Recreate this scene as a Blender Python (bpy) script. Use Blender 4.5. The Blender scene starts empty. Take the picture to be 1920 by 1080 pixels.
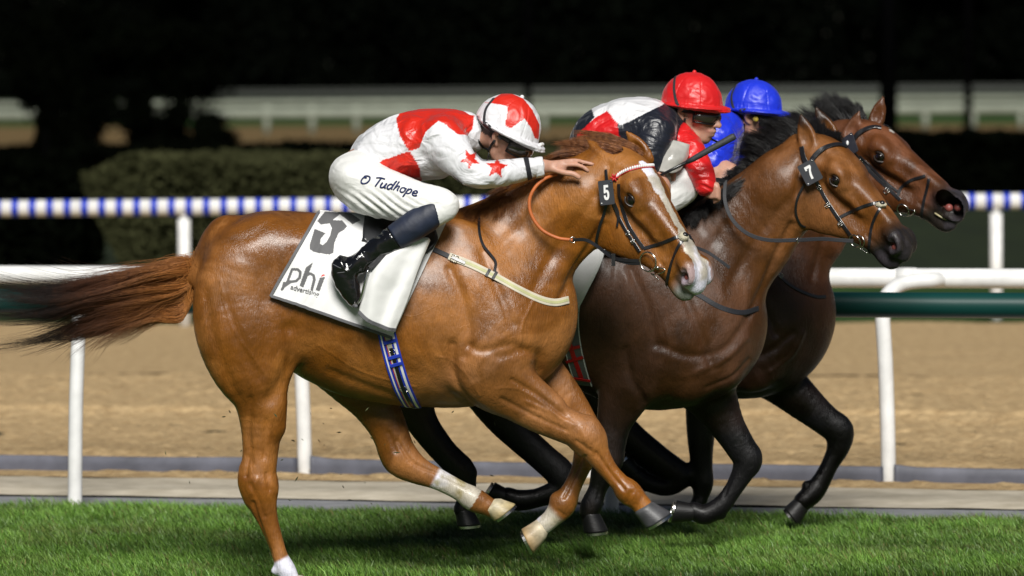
import bpy, bmesh, math, random, time
import numpy as np
from mathutils import Vector, Matrix
_T0 = time.time()
S = bpy.context.scene
COL = S.collection
# ------------------------------------------------------------------ camera
FPX = 8010.0                     # focal length in pixels of a 1920 wide picture
CAMH = 2.2
CAMP = np.array([0.0, -18.0, CAMH])
PITCH = math.atan(410 / FPX)
ROLL = math.radians(0.42)
_f = np.array([0, math.cos(PITCH), -math.sin(PITCH)])
_r0 = np.array([1.0, 0, 0]); _u0 = np.array([0, math.sin(PITCH), math.cos(PITCH)])
_r = math.cos(ROLL) * _r0 - math.sin(ROLL) * _u0
_u = math.cos(ROLL) * _u0 + math.sin(ROLL) * _r0
cd = bpy.data.cameras.new('camera'); cam = bpy.data.objects.new('camera', cd); COL.objects.link(cam)
cam.matrix_world = Matrix(((_r[0], _u[0], -_f[0], CAMP[0]), (_r[1], _u[1], -_f[1], CAMP[1]), (_r[2], _u[2], -_f[2], CAMP[2]), (0, 0, 0, 1)))
cd.sensor_width = 36; cd.lens = 36 * FPX / 1920; cd.clip_start = 0.5; cd.clip_end = 2000
cd.dof.use_dof = True; cd.dof.focus_distance = 18.0; cd.dof.aperture_fstop = 2.5; cd.dof.aperture_blades = 9
S.camera = cam
# ------------------------------------------------------------------ night sky and the floodlight
W = bpy.data.worlds.new('World'); S.world = W; W.use_nodes = True
_n = W.node_tree.nodes; _bg = _n['Background']
_sky = _n.new('ShaderNodeTexSky'); _sky.sky_type = 'NISHITA'; _sky.sun_disc = False
_sky.sun_elevation = math.radians(37); _sky.sun_rotation = math.radians(170)
_sky.air_density = 1.0
W.node_tree.links.new(_sky.outputs[0], _bg.inputs[0]); _bg.inputs[1].default_value = 0.019
sl = bpy.data.lights.new('floodlight', 'SUN'); so = bpy.data.objects.new('floodlight', sl); COL.objects.link(so)
sl.energy = 4.7; sl.angle = math.radians(24); sl.color = (1.0, 0.975, 0.925)
so.rotation_euler = Vector((0.06, -0.86, 0.70)).to_track_quat('Z', 'Y').to_euler()
S.view_settings.view_transform = 'Standard'; S.view_settings.look = 'None'
S.view_settings.exposure = 0.0; S.view_settings.gamma = 1.0; S.view_settings.use_curve_mapping = False
S.cycles.max_bounces = 6; S.cycles.use_denoising = True
S.cycles.sample_clamp_indirect = 4
# ------------------------------------------------------------------ picture geometry -> world
def ray(px, py):
    px = np.asarray(px, float); py = np.asarray(py, float)
    return _f + _r * ((px - 960) / FPX)[..., None] + _u * ((540 - py) / FPX)[..., None]
def P(px, py, y):
    d = ray(px, py); t = (np.asarray(y, float) - CAMP[1]) / d[..., 1]
    return CAMP + d * t[..., None]
def G(px, py, z=0.0):
    d = ray(px, py); t = (z - CAMP[2]) / d[..., 2]
    return CAMP + d * t[..., None]
def mpp(y): return (y - CAMP[1]) / FPX
# ------------------------------------------------------------------ noise
def _hash(ix, iy, iz, seed):
    n = (ix.astype(np.int64) * 374761393 + iy.astype(np.int64) * 668265263 + iz.astype(np.int64) * 2147483647 + seed * 1442695041) & 0xffffffff
    n = ((n ^ (n >> 13)) * 1274126177) & 0xffffffff
    n = (n ^ (n >> 16)) & 0xffff
    return n.astype(np.float32) / 65535.0
def noise(p, seed=0):
    p = np.asarray(p, np.float32); i = np.floor(p); f = p - i; f = f * f * (3 - 2 * f); i = i.astype(np.int64)
    r = 0
    for dx in (0, 1):
        for dy in (0, 1):
            for dz in (0, 1):
                w = (f[..., 0] if dx else 1 - f[..., 0]) * (f[..., 1] if dy else 1 - f[..., 1]) * (f[..., 2] if dz else 1 - f[..., 2])
                r = r + w * _hash(i[..., 0] + dx, i[..., 1] + dy, i[..., 2] + dz, seed)
    return r * 2 - 1
def fbm(p, oct=4, seed=0):
    r = 0; a = 1.0; s = 0
    for k in range(oct):
        r = r + a * noise(p * 2.0 ** k + 17.3 * k, seed + k); s += a; a *= 0.5
    return r / s
# ------------------------------------------------------------------ objects and meshes
def setp(o, **kw):
    for k, v in kw.items():
        if v is not None: o[k] = v
    return o
def link(o, parent=None):
    COL.objects.link(o)
    if parent is not None: o.parent = parent
    return o
def mesh_obj(name, V, Fq, mat=None, parent=None, smooth=True, col=None, mats=None, midx=None):
    V = np.ascontiguousarray(V, np.float32)
    off = np.array(parent.matrix_world.translation if parent is not None and parent.type == 'EMPTY' and False else (0, 0, 0), np.float32)
    me = bpy.data.meshes.new(name)
    if isinstance(Fq, np.ndarray):
        n, k = Fq.shape
        me.vertices.add(len(V)); me.vertices.foreach_set('co', V.ravel())
        me.loops.add(n * k); me.polygons.add(n)
        me.loops.foreach_set('vertex_index', Fq.ravel().astype(np.int32))
        me.polygons.foreach_set('loop_start', np.arange(n, dtype=np.int32) * k)
        me.update(calc_edges=True)
    else:
        me.from_pydata([tuple(map(float, v)) for v in V], [], [tuple(int(i) for i in f) for f in Fq]); me.update()
    if len(me.polygons): me.polygons.foreach_set('use_smooth', np.full(len(me.polygons), bool(smooth)))
    if col is not None:
        a = me.color_attributes.new('Col', 'FLOAT_COLOR', 'POINT')
        c = np.ones((len(V), 4), np.float32); c[:, :3] = col; a.data.foreach_set('color', c.ravel())
    if mats:
        for m in mats: me.materials.append(m)
        if midx is not None: me.polygons.foreach_set('material_index', np.asarray(midx, np.int32))
    elif mat is not None: me.materials.append(mat)
    o = bpy.data.objects.new(name, me)
    return link(o, parent)
def empty(name, label, cat, group=None, kind=None, loc=None):
    o = bpy.data.objects.new(name, None); link(o); o.empty_display_size = 0.1
    setp(o, label=label, category=cat, group=group, kind=kind)
    if loc is not None: o['base'] = [float(v) for v in loc]
    return o
def place_root(root, loc):
    """put an Empty at the base of its thing after its parts were made in world space"""
    M = Matrix.Translation(Vector([float(v) for v in loc])); root.matrix_world = M
    for c in root.children: c.matrix_parent_inverse = M.inverted()
    return root
class MB:
    def __init__(s): s.V = []; s.F = []; s.n = 0
    def add(s, V, F):
        V = np.asarray(V, float); s.V.append(V); s.F += [tuple(int(i) + s.n for i in f) for f in F]; s.n += len(V)
    def box(s, lo, hi):
        x0, y0, z0 = lo; x1, y1, z1 = hi
        s.add([(x0,y0,z0),(x1,y0,z0),(x1,y1,z0),(x0,y1,z0),(x0,y0,z1),(x1,y0,z1),(x1,y1,z1),(x0,y1,z1)],
              [(0,3,2,1),(4,5,6,7),(0,1,5,4),(1,2,6,5),(2,3,7,6),(3,0,4,7)])
    def tube(s, pts, r, n=10, caps=True, flat=None):
        pts = np.asarray(pts, float); N = len(pts); r = np.broadcast_to(np.asarray(r, float), (N,))
        T = np.gradient(pts, axis=0) if N > 2 else np.repeat((pts[1:] - pts[:1]), N, 0); T = T / (np.linalg.norm(T, axis=1)[:, None] + 1e-9)
        ref = np.array([0, 0, 1.0]) if abs(T[0][2]) < 0.9 else np.array([0, 1.0, 0])
        U = np.cross(T[0], ref); U /= np.linalg.norm(U); V = []
        for i in range(N):
            U = U - T[i] * np.dot(U, T[i]); U /= np.linalg.norm(U) + 1e-9; B = np.cross(T[i], U)
            a = np.arange(n) * 2 * math.pi / n
            V.append(pts[i] + r[i] * (np.cos(a)[:, None] * U + np.sin(a)[:, None] * B))
        F = [(i*n+j, i*n+(j+1)%n, (i+1)*n+(j+1)%n, (i+1)*n+j) for i in range(N-1) for j in range(n)]
        if caps: F += [tuple(range(n))[::-1], tuple(range((N-1)*n, N*n))]
        s.add(np.concatenate(V), F)
    def obj(s, name, mat, parent=None, smooth=True):
        return mesh_obj(name, np.concatenate(s.V), s.F, mat, parent, smooth)
def catmull(pts, n=8, closed=False):
    p = np.asarray(pts, float)
    if len(p) == 2: return p[0] + (p[1] - p[0]) * np.linspace(0, 1, n + 1)[:, None]
    if closed: q = np.vstack([p[-1:], p, p[:2]])
    else: q = np.vstack([2 * p[0] - p[1], p, 2 * p[-1] - p[-2]])
    out = []; t = np.linspace(0, 1, n, endpoint=False)[:, None]
    for i in range(1, len(q) - 2):
        a, b, c, d = q[i-1], q[i], q[i+1], q[i+2]
        out.append(0.5 * ((2*b) + (-a+c)*t + (2*a-5*b+4*c-d)*t**2 + (-a+3*b-3*c+d)*t**3))
    if not closed: out.append(q[-2][None])
    return np.vstack(out)
def poly_mask(x, z, poly):
    poly = np.asarray(poly, float); m = np.zeros(np.shape(x), bool); n = len(poly); j = n - 1
    for i in range(n):
        xi, zi = poly[i]; xj, zj = poly[j]
        c = ((zi > z) != (zj > z)) & (x < (xj - xi) * (z - zi) / (zj - zi + 1e-12) + xi)
        m ^= c; j = i
    return m
def dist_poly(x, z, pts):
    """distance in a plane to an open polyline"""
    p = np.asarray(pts, float); d = np.full(np.shape(x), 1e9)
    for a, b in zip(p[:-1], p[1:]):
        v = b - a; t = np.clip(((x - a[0]) * v[0] + (z - a[1]) * v[1]) / (v @ v + 1e-12), 0, 1)
        d = np.minimum(d, np.hypot(x - a[0] - t * v[0], z - a[1] - t * v[1]))
    return d
# ------------------------------------------------------------------ implicit bodies
BIG = 0.15
def smin(a, b, k):
    h = np.maximum(k - np.abs(a - b), 0) / k
    return np.minimum(a, b) - h * h * k * 0.25
class Field:
    def __init__(s, lo, hi, h):
        s.lo = np.array(lo, float); s.h = h
        s.n = np.ceil((np.array(hi) - s.lo) / h).astype(int) + 1
        s.ax = [(s.lo[i] + h * np.arange(s.n[i])).astype(np.float32) for i in range(3)]
        s.a = np.full(tuple(s.n), BIG, np.float32)
    def _box(s, lo, hi):
        i0 = np.clip(np.floor((lo - s.lo) / s.h).astype(int), 0, s.n); i1 = np.clip(np.ceil((hi - s.lo) / s.h).astype(int) + 1, 0, s.n)
        return i0, i1
    def prim(s, nodes, sub=True, w=(0, 1, 0)):
        """nodes: (x,y,z,r,s). returns the local field of a swept chain"""
        nd = np.asarray(nodes, float)
        if len(nd) > 2 and sub: nd = catmull(nd, 4)
        elif len(nd) == 1: nd = np.vstack([nd, nd + np.array([1e-4, 0, 0, 0, 0])])
        w = np.asarray(w, float); w = w / np.linalg.norm(w); mg = 0.07
        R = (nd[:, 3] * np.maximum(1, nd[:, 4]))[:, None]
        i0, i1 = s._box((nd[:, :3] - R).min(0) - mg, (nd[:, :3] + R).max(0) + mg)
        if (i1 <= i0).any(): return None
        t = np.full(tuple(i1 - i0), BIG, np.float32)
        for a, b in zip(nd[:-1], nd[1:]):
            rr = max(a[3] * max(1, a[4]), b[3] * max(1, b[4])) + mg
            j0, j1 = s._box(np.minimum(a[:3], b[:3]) - rr, np.maximum(a[:3], b[:3]) + rr)
            j0 = np.maximum(j0, i0); j1 = np.minimum(j1, i1)
            if (j1 <= j0).any(): continue
            X = s.ax[0][j0[0]:j1[0], None, None] - np.float32(a[0]); Y = s.ax[1][None, j0[1]:j1[1], None] - np.float32(a[1]); Z = s.ax[2][None, None, j0[2]:j1[2]] - np.float32(a[2])
            sc = (a[4] + b[4]) / 2; ba = b[:3] - a[:3]
            if abs(sc - 1) > 1e-3:
                baw = ba @ w; bq = ba + w * (baw / sc - baw)
                pw = X * np.float32(w[0]) + Y * np.float32(w[1]) + Z * np.float32(w[2]); e = pw * np.float32(1 / sc - 1)
                qx = X + e * np.float32(w[0]); qy = Y + e * np.float32(w[1]); qz = Z + e * np.float32(w[2])
            else: bq = ba; qx, qy, qz = X, Y, Z
            bb = max(bq @ bq, 1e-12)
            tt = np.clip((qx * np.float32(bq[0]) + qy * np.float32(bq[1]) + qz * np.float32(bq[2])) * np.float32(1 / bb), 0, 1)
            ox = qx - tt * np.float32(bq[0]); oy = qy - tt * np.float32(bq[1]); oz = qz - tt * np.float32(bq[2])
            l = np.sqrt(ox * ox + oy * oy + oz * oz)
            d = l - (np.float32(a[3]) + tt * np.float32(b[3] - a[3]))
            if abs(sc - 1) > 1e-3:
                ow = (ox * np.float32(w[0]) + oy * np.float32(w[1]) + oz * np.float32(w[2])); e = ow * np.float32(sc - 1)
                ox = ox + e * np.float32(w[0]); oy = oy + e * np.float32(w[1]); oz = oz + e * np.float32(w[2])
                d = d * (np.sqrt(ox * ox + oy * oy + oz * oz) + 1e-4) / (l + 1e-4)
            sl_ = tuple(slice(j0[k] - i0[k], j1[k] - i0[k]) for k in range(3))
            t[sl_] = np.minimum(t[sl_], d)
        return tuple(slice(i0[k], i1[k]) for k in range(3)), t
    def add(s, nodes, k=0.03, w=(0, 1, 0), sub=True):
        r = s.prim(nodes, sub, w)
        if r is None: return
        sl_, t = r; s.a[sl_] = smin(s.a[sl_], t, k) if k > 0 else np.minimum(s.a[sl_], t)
    def sub(s, nodes, k=0.01, w=(0, 1, 0), sub=True):
        r = s.prim(nodes, sub, w)
        if r is None: return
        sl_, t = r; s.a[sl_] = -smin(-s.a[sl_], t, k)
    def cut(s, point, normal):
        """drop everything on the side the normal points to"""
        n = np.asarray(normal, float); n /= np.linalg.norm(n)
        d = (s.ax[0][:, None, None] - point[0]) * n[0] + (s.ax[1][None, :, None] - point[1]) * n[1] + (s.ax[2][None, None, :] - point[2]) * n[2]
        s.a = np.maximum(s.a, d.astype(np.float32))
    def sample(s, p):
        g = (np.asarray(p) - s.lo) / s.h; g = np.clip(g, 0, s.n - 1.001); i = np.floor(g).astype(int); f = g - i; r = 0
        for dx in (0, 1):
            for dy in (0, 1):
                for dz in (0, 1):
                    w = (f[..., 0] if dx else 1 - f[..., 0]) * (f[..., 1] if dy else 1 - f[..., 1]) * (f[..., 2] if dz else 1 - f[..., 2])
                    r = r + w * s.a[i[..., 0] + dx, i[..., 1] + dy, i[..., 2] + dz]
        return r
    def grad(s, p, e=None):
        e = e or s.h; p = np.asarray(p, float)
        g = np.stack([s.sample(p + np.eye(3)[i] * e) - s.sample(p - np.eye(3)[i] * e) for i in range(3)], -1)
        return g / (np.linalg.norm(g, axis=-1, keepdims=True) + 1e-9)
    def snap(s, p, off=0.0, it=5):
        p = np.array(p, float)
        for _ in range(it):
            g = s.grad(p); p = p - g * np.clip(s.sample(p) - off, -0.03, 0.03)[..., None]
        return p
    def hit(s, px, py, y0=None, y1=None, iso=0.0, guess=None):
        """first surface point seen through picture coordinates"""
        px = np.asarray(px, float); py = np.asarray(py, float); d = ray(px, py)
        y0 = s.lo[1] if y0 is None else y0; y1 = s.ax[1][-1] if y1 is None else y1
        ys = np.arange(y0, y1, s.h); done = np.zeros(px.shape, bool); out = np.full(px.shape, np.nan); best = np.full(px.shape, 1e9); by = np.full(px.shape, (y0 + y1) / 2)
        prev = None
        for y in ys:
            p = CAMP + d * ((y - CAMP[1]) / d[..., 1])[..., None]; v = s.sample(p) - iso
            m = (v < best) & ~done; best = np.where(m, v, best); by = np.where(m, y, by)
            if prev is not None:
                c = (v < 0) & (prev >= 0) & ~done
                out = np.where(c, y - s.h * (-v / (prev - v + 1e-9)), out); done |= c
            prev = v
        out = np.where(done, out, by)
        p = CAMP + d * ((out - CAMP[1]) / d[..., 1])[..., None]
        return s.snap(p, iso, 3)
    def mesh(s, smooth=2):
        ins = s.a < 0; A = s.a
        c = np.zeros(tuple(np.array(ins.shape) - 1), np.uint8)
        for dx in (0, 1):
            for dy in (0, 1):
                for dz in (0, 1):
                    c += ins[dx:ins.shape[0]-1+dx, dy:ins.shape[1]-1+dy, dz:ins.shape[2]-1+dz]
        act = (c > 0) & (c < 8); idx = np.argwhere(act)
        vid = np.full(act.shape, -1, np.int32); vid[tuple(idx.T)] = np.arange(len(idx))
        acc = np.zeros((len(idx), 3)); cnt = np.zeros(len(idx))
        cor = [(x, y, z) for x in (0, 1) for y in (0, 1) for z in (0, 1)]
        val = {q: A[idx[:, 0] + q[0], idx[:, 1] + q[1], idx[:, 2] + q[2]].astype(float) for q in cor}
        for q in cor:
            for ax in range(3):
                if q[ax] == 0:
                    q2 = tuple(1 if k == ax else q[k] for k in range(3)); a = val[q]; b = val[q2]
                    m = (a < 0) != (b < 0); t = np.where(m, a / (a - b + 1e-12), 0)
                    pt = np.array(q, float)[None].repeat(len(idx), 0); pt[:, ax] += t
                    acc += pt * m[:, None]; cnt += m
        V = s.lo + (idx + acc / cnt[:, None]) * s.h
        Fs = []
        for ax in range(3):
            o = [k for k in range(3) if k != ax]
            sl0 = [slice(None)] * 3; sl1 = [slice(None)] * 3; sl0[ax] = slice(0, -1); sl1[ax] = slice(1, None)
            e = ins[tuple(sl0)] != ins[tuple(sl1)]; g = np.argwhere(e)
            g = g[(g[:, o[0]] > 0) & (g[:, o[1]] > 0) & (g[:, o[0]] < ins.shape[o[0]] - 1) & (g[:, o[1]] < ins.shape[o[1]] - 1)]
            q = []
            for da, db in ((1, 1), (0, 1), (0, 0), (1, 0)):
                t = g.copy(); t[:, o[0]] -= da; t[:, o[1]] -= db; q.append(vid[tuple(t.T)])
            q = np.stack(q, 1); flip = ins[tuple(g.T)]
            if ax == 1: flip = ~flip
            q[~flip] = q[~flip][:, ::-1]
            Fs.append(q)
        Fq = np.vstack(Fs); Fq = Fq[(Fq >= 0).all(1)]
        if smooth:
            E = np.vstack([Fq[:, [0, 1]], Fq[:, [1, 2]], Fq[:, [2, 3]], Fq[:, [3, 0]]])
            n = len(V); deg = np.bincount(E[:, 0], minlength=n) + np.bincount(E[:, 1], minlength=n)
            for it in range(smooth):
                for lam in (0.55, -0.57):
                    a = np.stack([np.bincount(E[:, 0], V[E[:, 1], k], n) + np.bincount(E[:, 1], V[E[:, 0], k], n) for k in range(3)], 1)
                    V = V + lam * (a / np.maximum(deg, 1)[:, None] - V)
        return V, Fq
# ------------------------------------------------------------------ materials
def newmat(name):
    m = bpy.data.materials.new(name); m.use_nodes = True; nt = m.node_tree; b = nt.nodes['Principled BSDF']
    return m, nt, b
def N(nt, t, **kw):
    n = nt.nodes.new(t)
    for k, v in kw.items():
        if k.startswith('i_'):
            key = k[2:].replace('_', ' '); n.inputs[int(key) if key.isdigit() else key].default_value = v
        else: setattr(n, k, v)
    return n
def texco(nt, scale=(1, 1, 1), rot=(0, 0, 0)):
    g = N(nt, 'ShaderNodeNewGeometry'); m = N(nt, 'ShaderNodeMapping'); m.inputs['Scale'].default_value = scale; m.inputs['Rotation'].default_value = rot
    tc = N(nt, 'ShaderNodeTexCoord'); nt.links.new(tc.outputs['Object'], m.inputs[0]); return m.outputs[0]
def simple(name, color, rough=0.5, metal=0.0, coat=0.0, spec=0.5, sheen=0.0, noise_amt=0.15, noise_scale=20, bump=0.0, bump_scale=60, bump_stretch=(1, 1, 1), vcol=False, aniso=0.0, trans=0.0, sub=0.0, bump_dist=0.002):
    m, nt, b = newmat(name); L = nt.links.new
    b.inputs['Roughness'].default_value = rough; b.inputs['Metallic'].default_value = metal
    b.inputs['Coat Weight'].default_value = coat; b.inputs['Coat Roughness'].default_value = 0.12
    b.inputs['Specular IOR Level'].default_value = spec; b.inputs['Sheen Weight'].default_value = sheen; b.inputs['Sheen Roughness'].default_value = 0.4
    if sub: b.inputs['Subsurface Weight'].default_value = sub; b.inputs['Subsurface Radius'].default_value = (0.01, 0.004, 0.002)
    if trans: b.inputs['Transmission Weight'].default_value = trans
    v = texco(nt, (1, 1, 1)); t = N(nt, 'ShaderNodeTexNoise', i_Scale=noise_scale, i_Detail=5.0); L(v, t.inputs['Vector'])
    mr = N(nt, 'ShaderNodeMapRange'); mr.inputs['From Min'].default_value = 0.3; mr.inputs['From Max'].default_value = 0.7
    mr.inputs['To Min'].default_value = 1 - noise_amt; mr.inputs['To Max'].default_value = 1 + noise_amt * 0.6; L(t.outputs['Fac'], mr.inputs['Value'])
    mx = N(nt, 'ShaderNodeMix', data_type='RGBA', blend_type='MULTIPLY'); mx.inputs['Factor'].default_value = 1.0
    if vcol:
        a = N(nt, 'ShaderNodeAttribute', attribute_name='Col'); L(a.outputs['Color'], mx.inputs['A'])
    else: mx.inputs['A'].default_value = (*color, 1)
    L(mr.outputs[0], mx.inputs['B']); L(mx.outputs['Result'], b.inputs['Base Color'])
    if bump:
        v2 = texco(nt, bump_stretch); t2 = N(nt, 'ShaderNodeTexNoise', i_Scale=bump_scale, i_Detail=4.0, i_Distortion=0.6); L(v2, t2.inputs['Vector'])
        bp = N(nt, 'ShaderNodeBump', i_Strength=bump, i_Distance=bump_dist); L(t2.outputs['Fac'], bp.inputs['Height']); L(bp.outputs[0], b.inputs['Normal'])
    return m
def grid_faces(nu, nv, closed=False):
    i = np.arange(nu - 1)[:, None]; j = np.arange(nv - 1)[None]
    a = i * nv + j
    return np.stack([a, a + nv, a + nv + 1, a + 1], -1).reshape(-1, 4)
# ------------------------------------------------------------------ materials of the place
WHITE_PAINT = simple('white_rail_plastic', (0.78, 0.78, 0.77), rough=0.42, noise_amt=0.14, noise_scale=9, bump=.15, bump_scale=12)
def sand_mat(name, c1, c2, sc=13, bump=1.0, bd=0.03):
    m, nt, b = newmat(name); L = nt.links.new; v = texco(nt)
    t = N(nt, 'ShaderNodeTexNoise', i_Scale=sc, i_Detail=8.0, i_Roughness=0.62); L(v, t.inputs['Vector'])
    r = N(nt, 'ShaderNodeValToRGB'); r.color_ramp.elements[0].position = 0.3; r.color_ramp.elements[1].position = 0.72
    r.color_ramp.elements[0].color = (*c1, 1); r.color_ramp.elements[1].color = (*c2, 1); L(t.outputs['Fac'], r.inputs[0]); L(r.outputs[0], b.inputs['Base Color'])
    b.inputs['Roughness'].default_value = 0.9; b.inputs['Specular IOR Level'].default_value = 0.2
    t2 = N(nt, 'ShaderNodeTexNoise', i_Scale=sc * 2.2, i_Detail=6.0); L(v, t2.inputs['Vector'])
    bp = N(nt, 'ShaderNodeBump', i_Strength=bump, i_Distance=bd); L(t2.outputs['Fac'], bp.inputs['Height']); L(bp.outputs[0], b.inputs['Normal'])
    return m
SAND = sand_mat('dirt_track_sand', (0.34, 0.225, 0.108), (0.60, 0.435, 0.235))
FARSAND = sand_mat('far_track_sand', (0.12, 0.08, 0.03), (0.17, 0.11, 0.045), sc=0.6)
CONC = sand_mat('dusty_concrete', (0.44, 0.385, 0.29), (0.68, 0.61, 0.49), sc=5, bump=0.5, bd=0.01)
GREYSTRIP = sand_mat('grey_edging', (0.20, 0.205, 0.22), (0.30, 0.30, 0.31), sc=6, bump=0.3, bd=0.005)
TURF = sand_mat('turf_soil', (0.03, 0.07, 0.014), (0.06, 0.12, 0.025), sc=14)
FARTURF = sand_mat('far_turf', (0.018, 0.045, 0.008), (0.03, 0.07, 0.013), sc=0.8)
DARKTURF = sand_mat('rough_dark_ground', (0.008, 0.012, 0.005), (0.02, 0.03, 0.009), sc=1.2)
MATCURB = simple('blue_grey_rubber', (0.10, 0.105, 0.135), rough=0.55, noise_amt=0.4, noise_scale=6, bump=0.3)
# ------------------------------------------------------------------ ground strips along the rails
def gline(yl, yr, xl=0, xr=1920):
    a = G(xl, yl); b = G(xr, yr); return a[:2], b[:2]
def ext(line, x):
    a, b = line; t = (np.asarray(x, float) - a[0]) / (b[0] - a[0]); return a[1] + t * (b[1] - a[1])
L_GRASS = gline(955, 984); L_GREY = gline(931, 960); L_PALE = gline(897, 925); L_CURB = gline(885, 912); L_SANDFAR = gline(606, 604)
L_GREEN2 = gline(512, 512); L_DARKEND = gline(272, 268); L_FSAND = gline(238, 233); L_FTURF = gline(212, 207)
def strip(name, l0, l1, mat, z=0.0, xr=14.0, nx=60, ny=8, disp=None, kind='structure'):
    xs = np.linspace(-xr, xr, nx); t = np.linspace(0, 1, ny)
    X = xs[:, None].repeat(ny, 1); y0 = ext(l0, xs) if not np.isscalar(l0) else np.full(nx, l0); y1 = ext(l1, xs) if not np.isscalar(l1) else np.full(nx, l1)
    Y = y0[:, None] * (1 - t) + y1[:, None] * t; Z = np.full(X.shape, z)
    if disp is not None: Z = Z + disp(X, Y, t[None])
    o = mesh_obj(name, np.stack([X, Y, Z], -1).reshape(-1, 3), grid_faces(nx, ny), mat)
    o['kind'] = kind; return o
# one sheet under everything
o = mesh_obj('ground', [(-600, -60, -0.012), (600, -60, -0.012), (600, 900, -0.012), (-600, 900, -0.012)], [(0, 1, 2, 3)], DARKTURF); o['kind'] = 'structure'
strip('turf_track', -30.0, L_GRASS, TURF, 0.0, nx=40)
strip('edging_strip', L_GRASS, L_GREY, GREYSTRIP, 0.004, nx=60, disp=lambda X, Y, t: 0.008 * fbm(np.stack([X * 2, Y * 2, X * 0], -1)))
strip('concrete_path', L_GREY, L_PALE, CONC, 0.012, nx=200, ny=14, disp=lambda X, Y, t: 0.012 * fbm(np.stack([X * 3, Y * 6, X * 0], -1)))
def lump(X, Y, t):
    n = fbm(np.stack([X * 7, Y * 9, X * 0], -1), 4, 5); return np.maximum(0, 0.005 + 0.07 * n) * np.sin(np.pi * np.clip(t, 0, 1)) * (1 - .5 * t) + 0.003
strip('spilled_sand', L_PALE, L_CURB, SAND, 0.012, nx=500, ny=12, disp=lump)
# sand track with lumps and an added groove standing in for the rail shadow
def sandz(X, Y, t):
    p = np.stack([X * 2.2, Y * 3.0, X * 0], -1)
    z = 0.014 * np.maximum(-.3, fbm(np.stack([X * 11, Y * 13, X * 0], -1), 2, 14)) + 0.020 * fbm(p, 4, 9) + 0.020 * np.maximum(0, fbm(np.stack([X * 6, Y * 8, X * 0], -1), 3, 3))
    near = np.exp(-(Y - ext(L_CURB, X)) / 0.7)
    z = z + near * (0.035 + 0.065 * fbm(np.stack([X * 4, Y * 4, X * 0], -1), 4, 21))
    shadow_groove = ext(gline(772, 786), X)
    z = z - 0.13 * np.exp(-((Y - shadow_groove) / 0.085) ** 2) + 0.035 * np.exp(-((Y - shadow_groove - 0.22) / 0.12) ** 2) + 0.03 * np.exp(-((Y - shadow_groove + 0.25) / 0.12) ** 2)
    return z
strip('dirt_track', L_CURB, gline(770 - 70, 786 - 80), SAND, 0.0, xr=8, nx=1100, ny=260, disp=sandz)
def sandz2(X, Y, t): return 0.02 * fbm(np.stack([X * 1.2, Y * 1.6, X * 0], -1), 4, 9)
strip('dirt_track_far_half', gline(770 - 70, 786 - 80), L_SANDFAR, SAND, 0.0, xr=14, nx=200, ny=80, disp=sandz2)
for sx in (-1, 1):
    nx = 12; xs = np.linspace(8, 14, nx) * sx; xs.sort()
    ya = ext(L_CURB, xs); yb = ext(gline(700, 706), xs)
    o = mesh_obj('dirt_track_side', np.stack([np.repeat(xs, 2), np.stack([ya, yb], 1).ravel(), np.full(2 * nx, .02)], -1), grid_faces(nx, 2), SAND); o['kind'] = 'structure'
strip('grass_verge', L_SANDFAR, L_GREEN2, FARTURF, 0.0, xr=30)
strip('far_track_turf', L_DARKEND, L_FSAND, FARSAND, 0.0, xr=260)
strip('far_turf_track', L_FSAND, L_FTURF, FARTURF, 0.004, xr=300)
# patches of lawn between the hedges
def patch(name, pts, mat, z):
    g = [G(x, y) for x, y in pts]; o = mesh_obj(name, [(p[0], p[1], z) for p in g], [tuple(range(len(g)))], mat, smooth=False); o['kind'] = 'structure'
patch('lawn', [(560, 395), (560, 372), (640, 352), (1000, 348), (1300, 350), (1300, 395)], FARTURF, 0.0)
patch('lawn_beyond_right_fence', [(1330, 510), (1330, 405), (1560, 396), (1760, 396), (1800, 372), (1560, 366), (1920, 368), (1920, 395), (1940, 510)], DARKTURF, 0.0)
# ------------------------------------------------------------------ rails
def rail_line(pts2, z, r, mat, name, parent, n=14, seg=24):
    a, b = pts2; m = MB(); p = np.linspace([a[0], a[1], z], [b[0], b[1], z], seg); m.tube(p, r, n); return m.obj(name, mat, parent)
def on(line, px):
    """point of a ground line seen at picture column px"""
    a, b = line; best = None
    for it in range(40):
        pass
    # intersect the vertical plane through the camera and column px with the line
    d = ray(px, 700.0); n = np.array([d[1], -d[0]]); c = n @ (CAMP[:2]); t = (c - n @ a) / (n @ (b - a)); return a + t * (b - a)
root = empty('running_rail', 'white tubular running rail with gooseneck posts behind the horses', 'rail')
RZ = 1.075
off = np.array([0, 0.10])
a_ = np.array([-9, ext(L_CURB, -9.0) + 0.30]); b_ = np.array([9, ext(L_CURB, 9.0) + 0.30])
rail_line((a_, b_), RZ, 0.053, WHITE_PAINT, 'rail_tube', root, 18)
for px in (-360, 60 - 5000, 568, 1100, 1665, 2250):
    if px < -2000: continue
    q = on(L_CURB, px); m = MB(); yr_ = ext(L_CURB, q[0] + 0.25) + 0.30
    lean = -0.025
    pts = catmull([(q[0] + 0.005, q[1] + 0.03, -0.05), (q[0], q[1] + 0.03, 0.3), (q[0] - 0.012, q[1] + 0.02, 0.65), (q[0] + lean, q[1] + 0.02, 0.90), (q[0] + lean + 0.03, q[1] + 0.05, 1.00), (q[0] + lean + 0.12, q[1] + 0.12, 1.055), (q[0] + 0.24, yr_ - 0.12, RZ - 0.005), (q[0] + 0.30, yr_ - 0.03, RZ - 0.01)], 6)
    m.tube(pts, 0.040, 14); m.obj('post', WHITE_PAINT, root)
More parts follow.
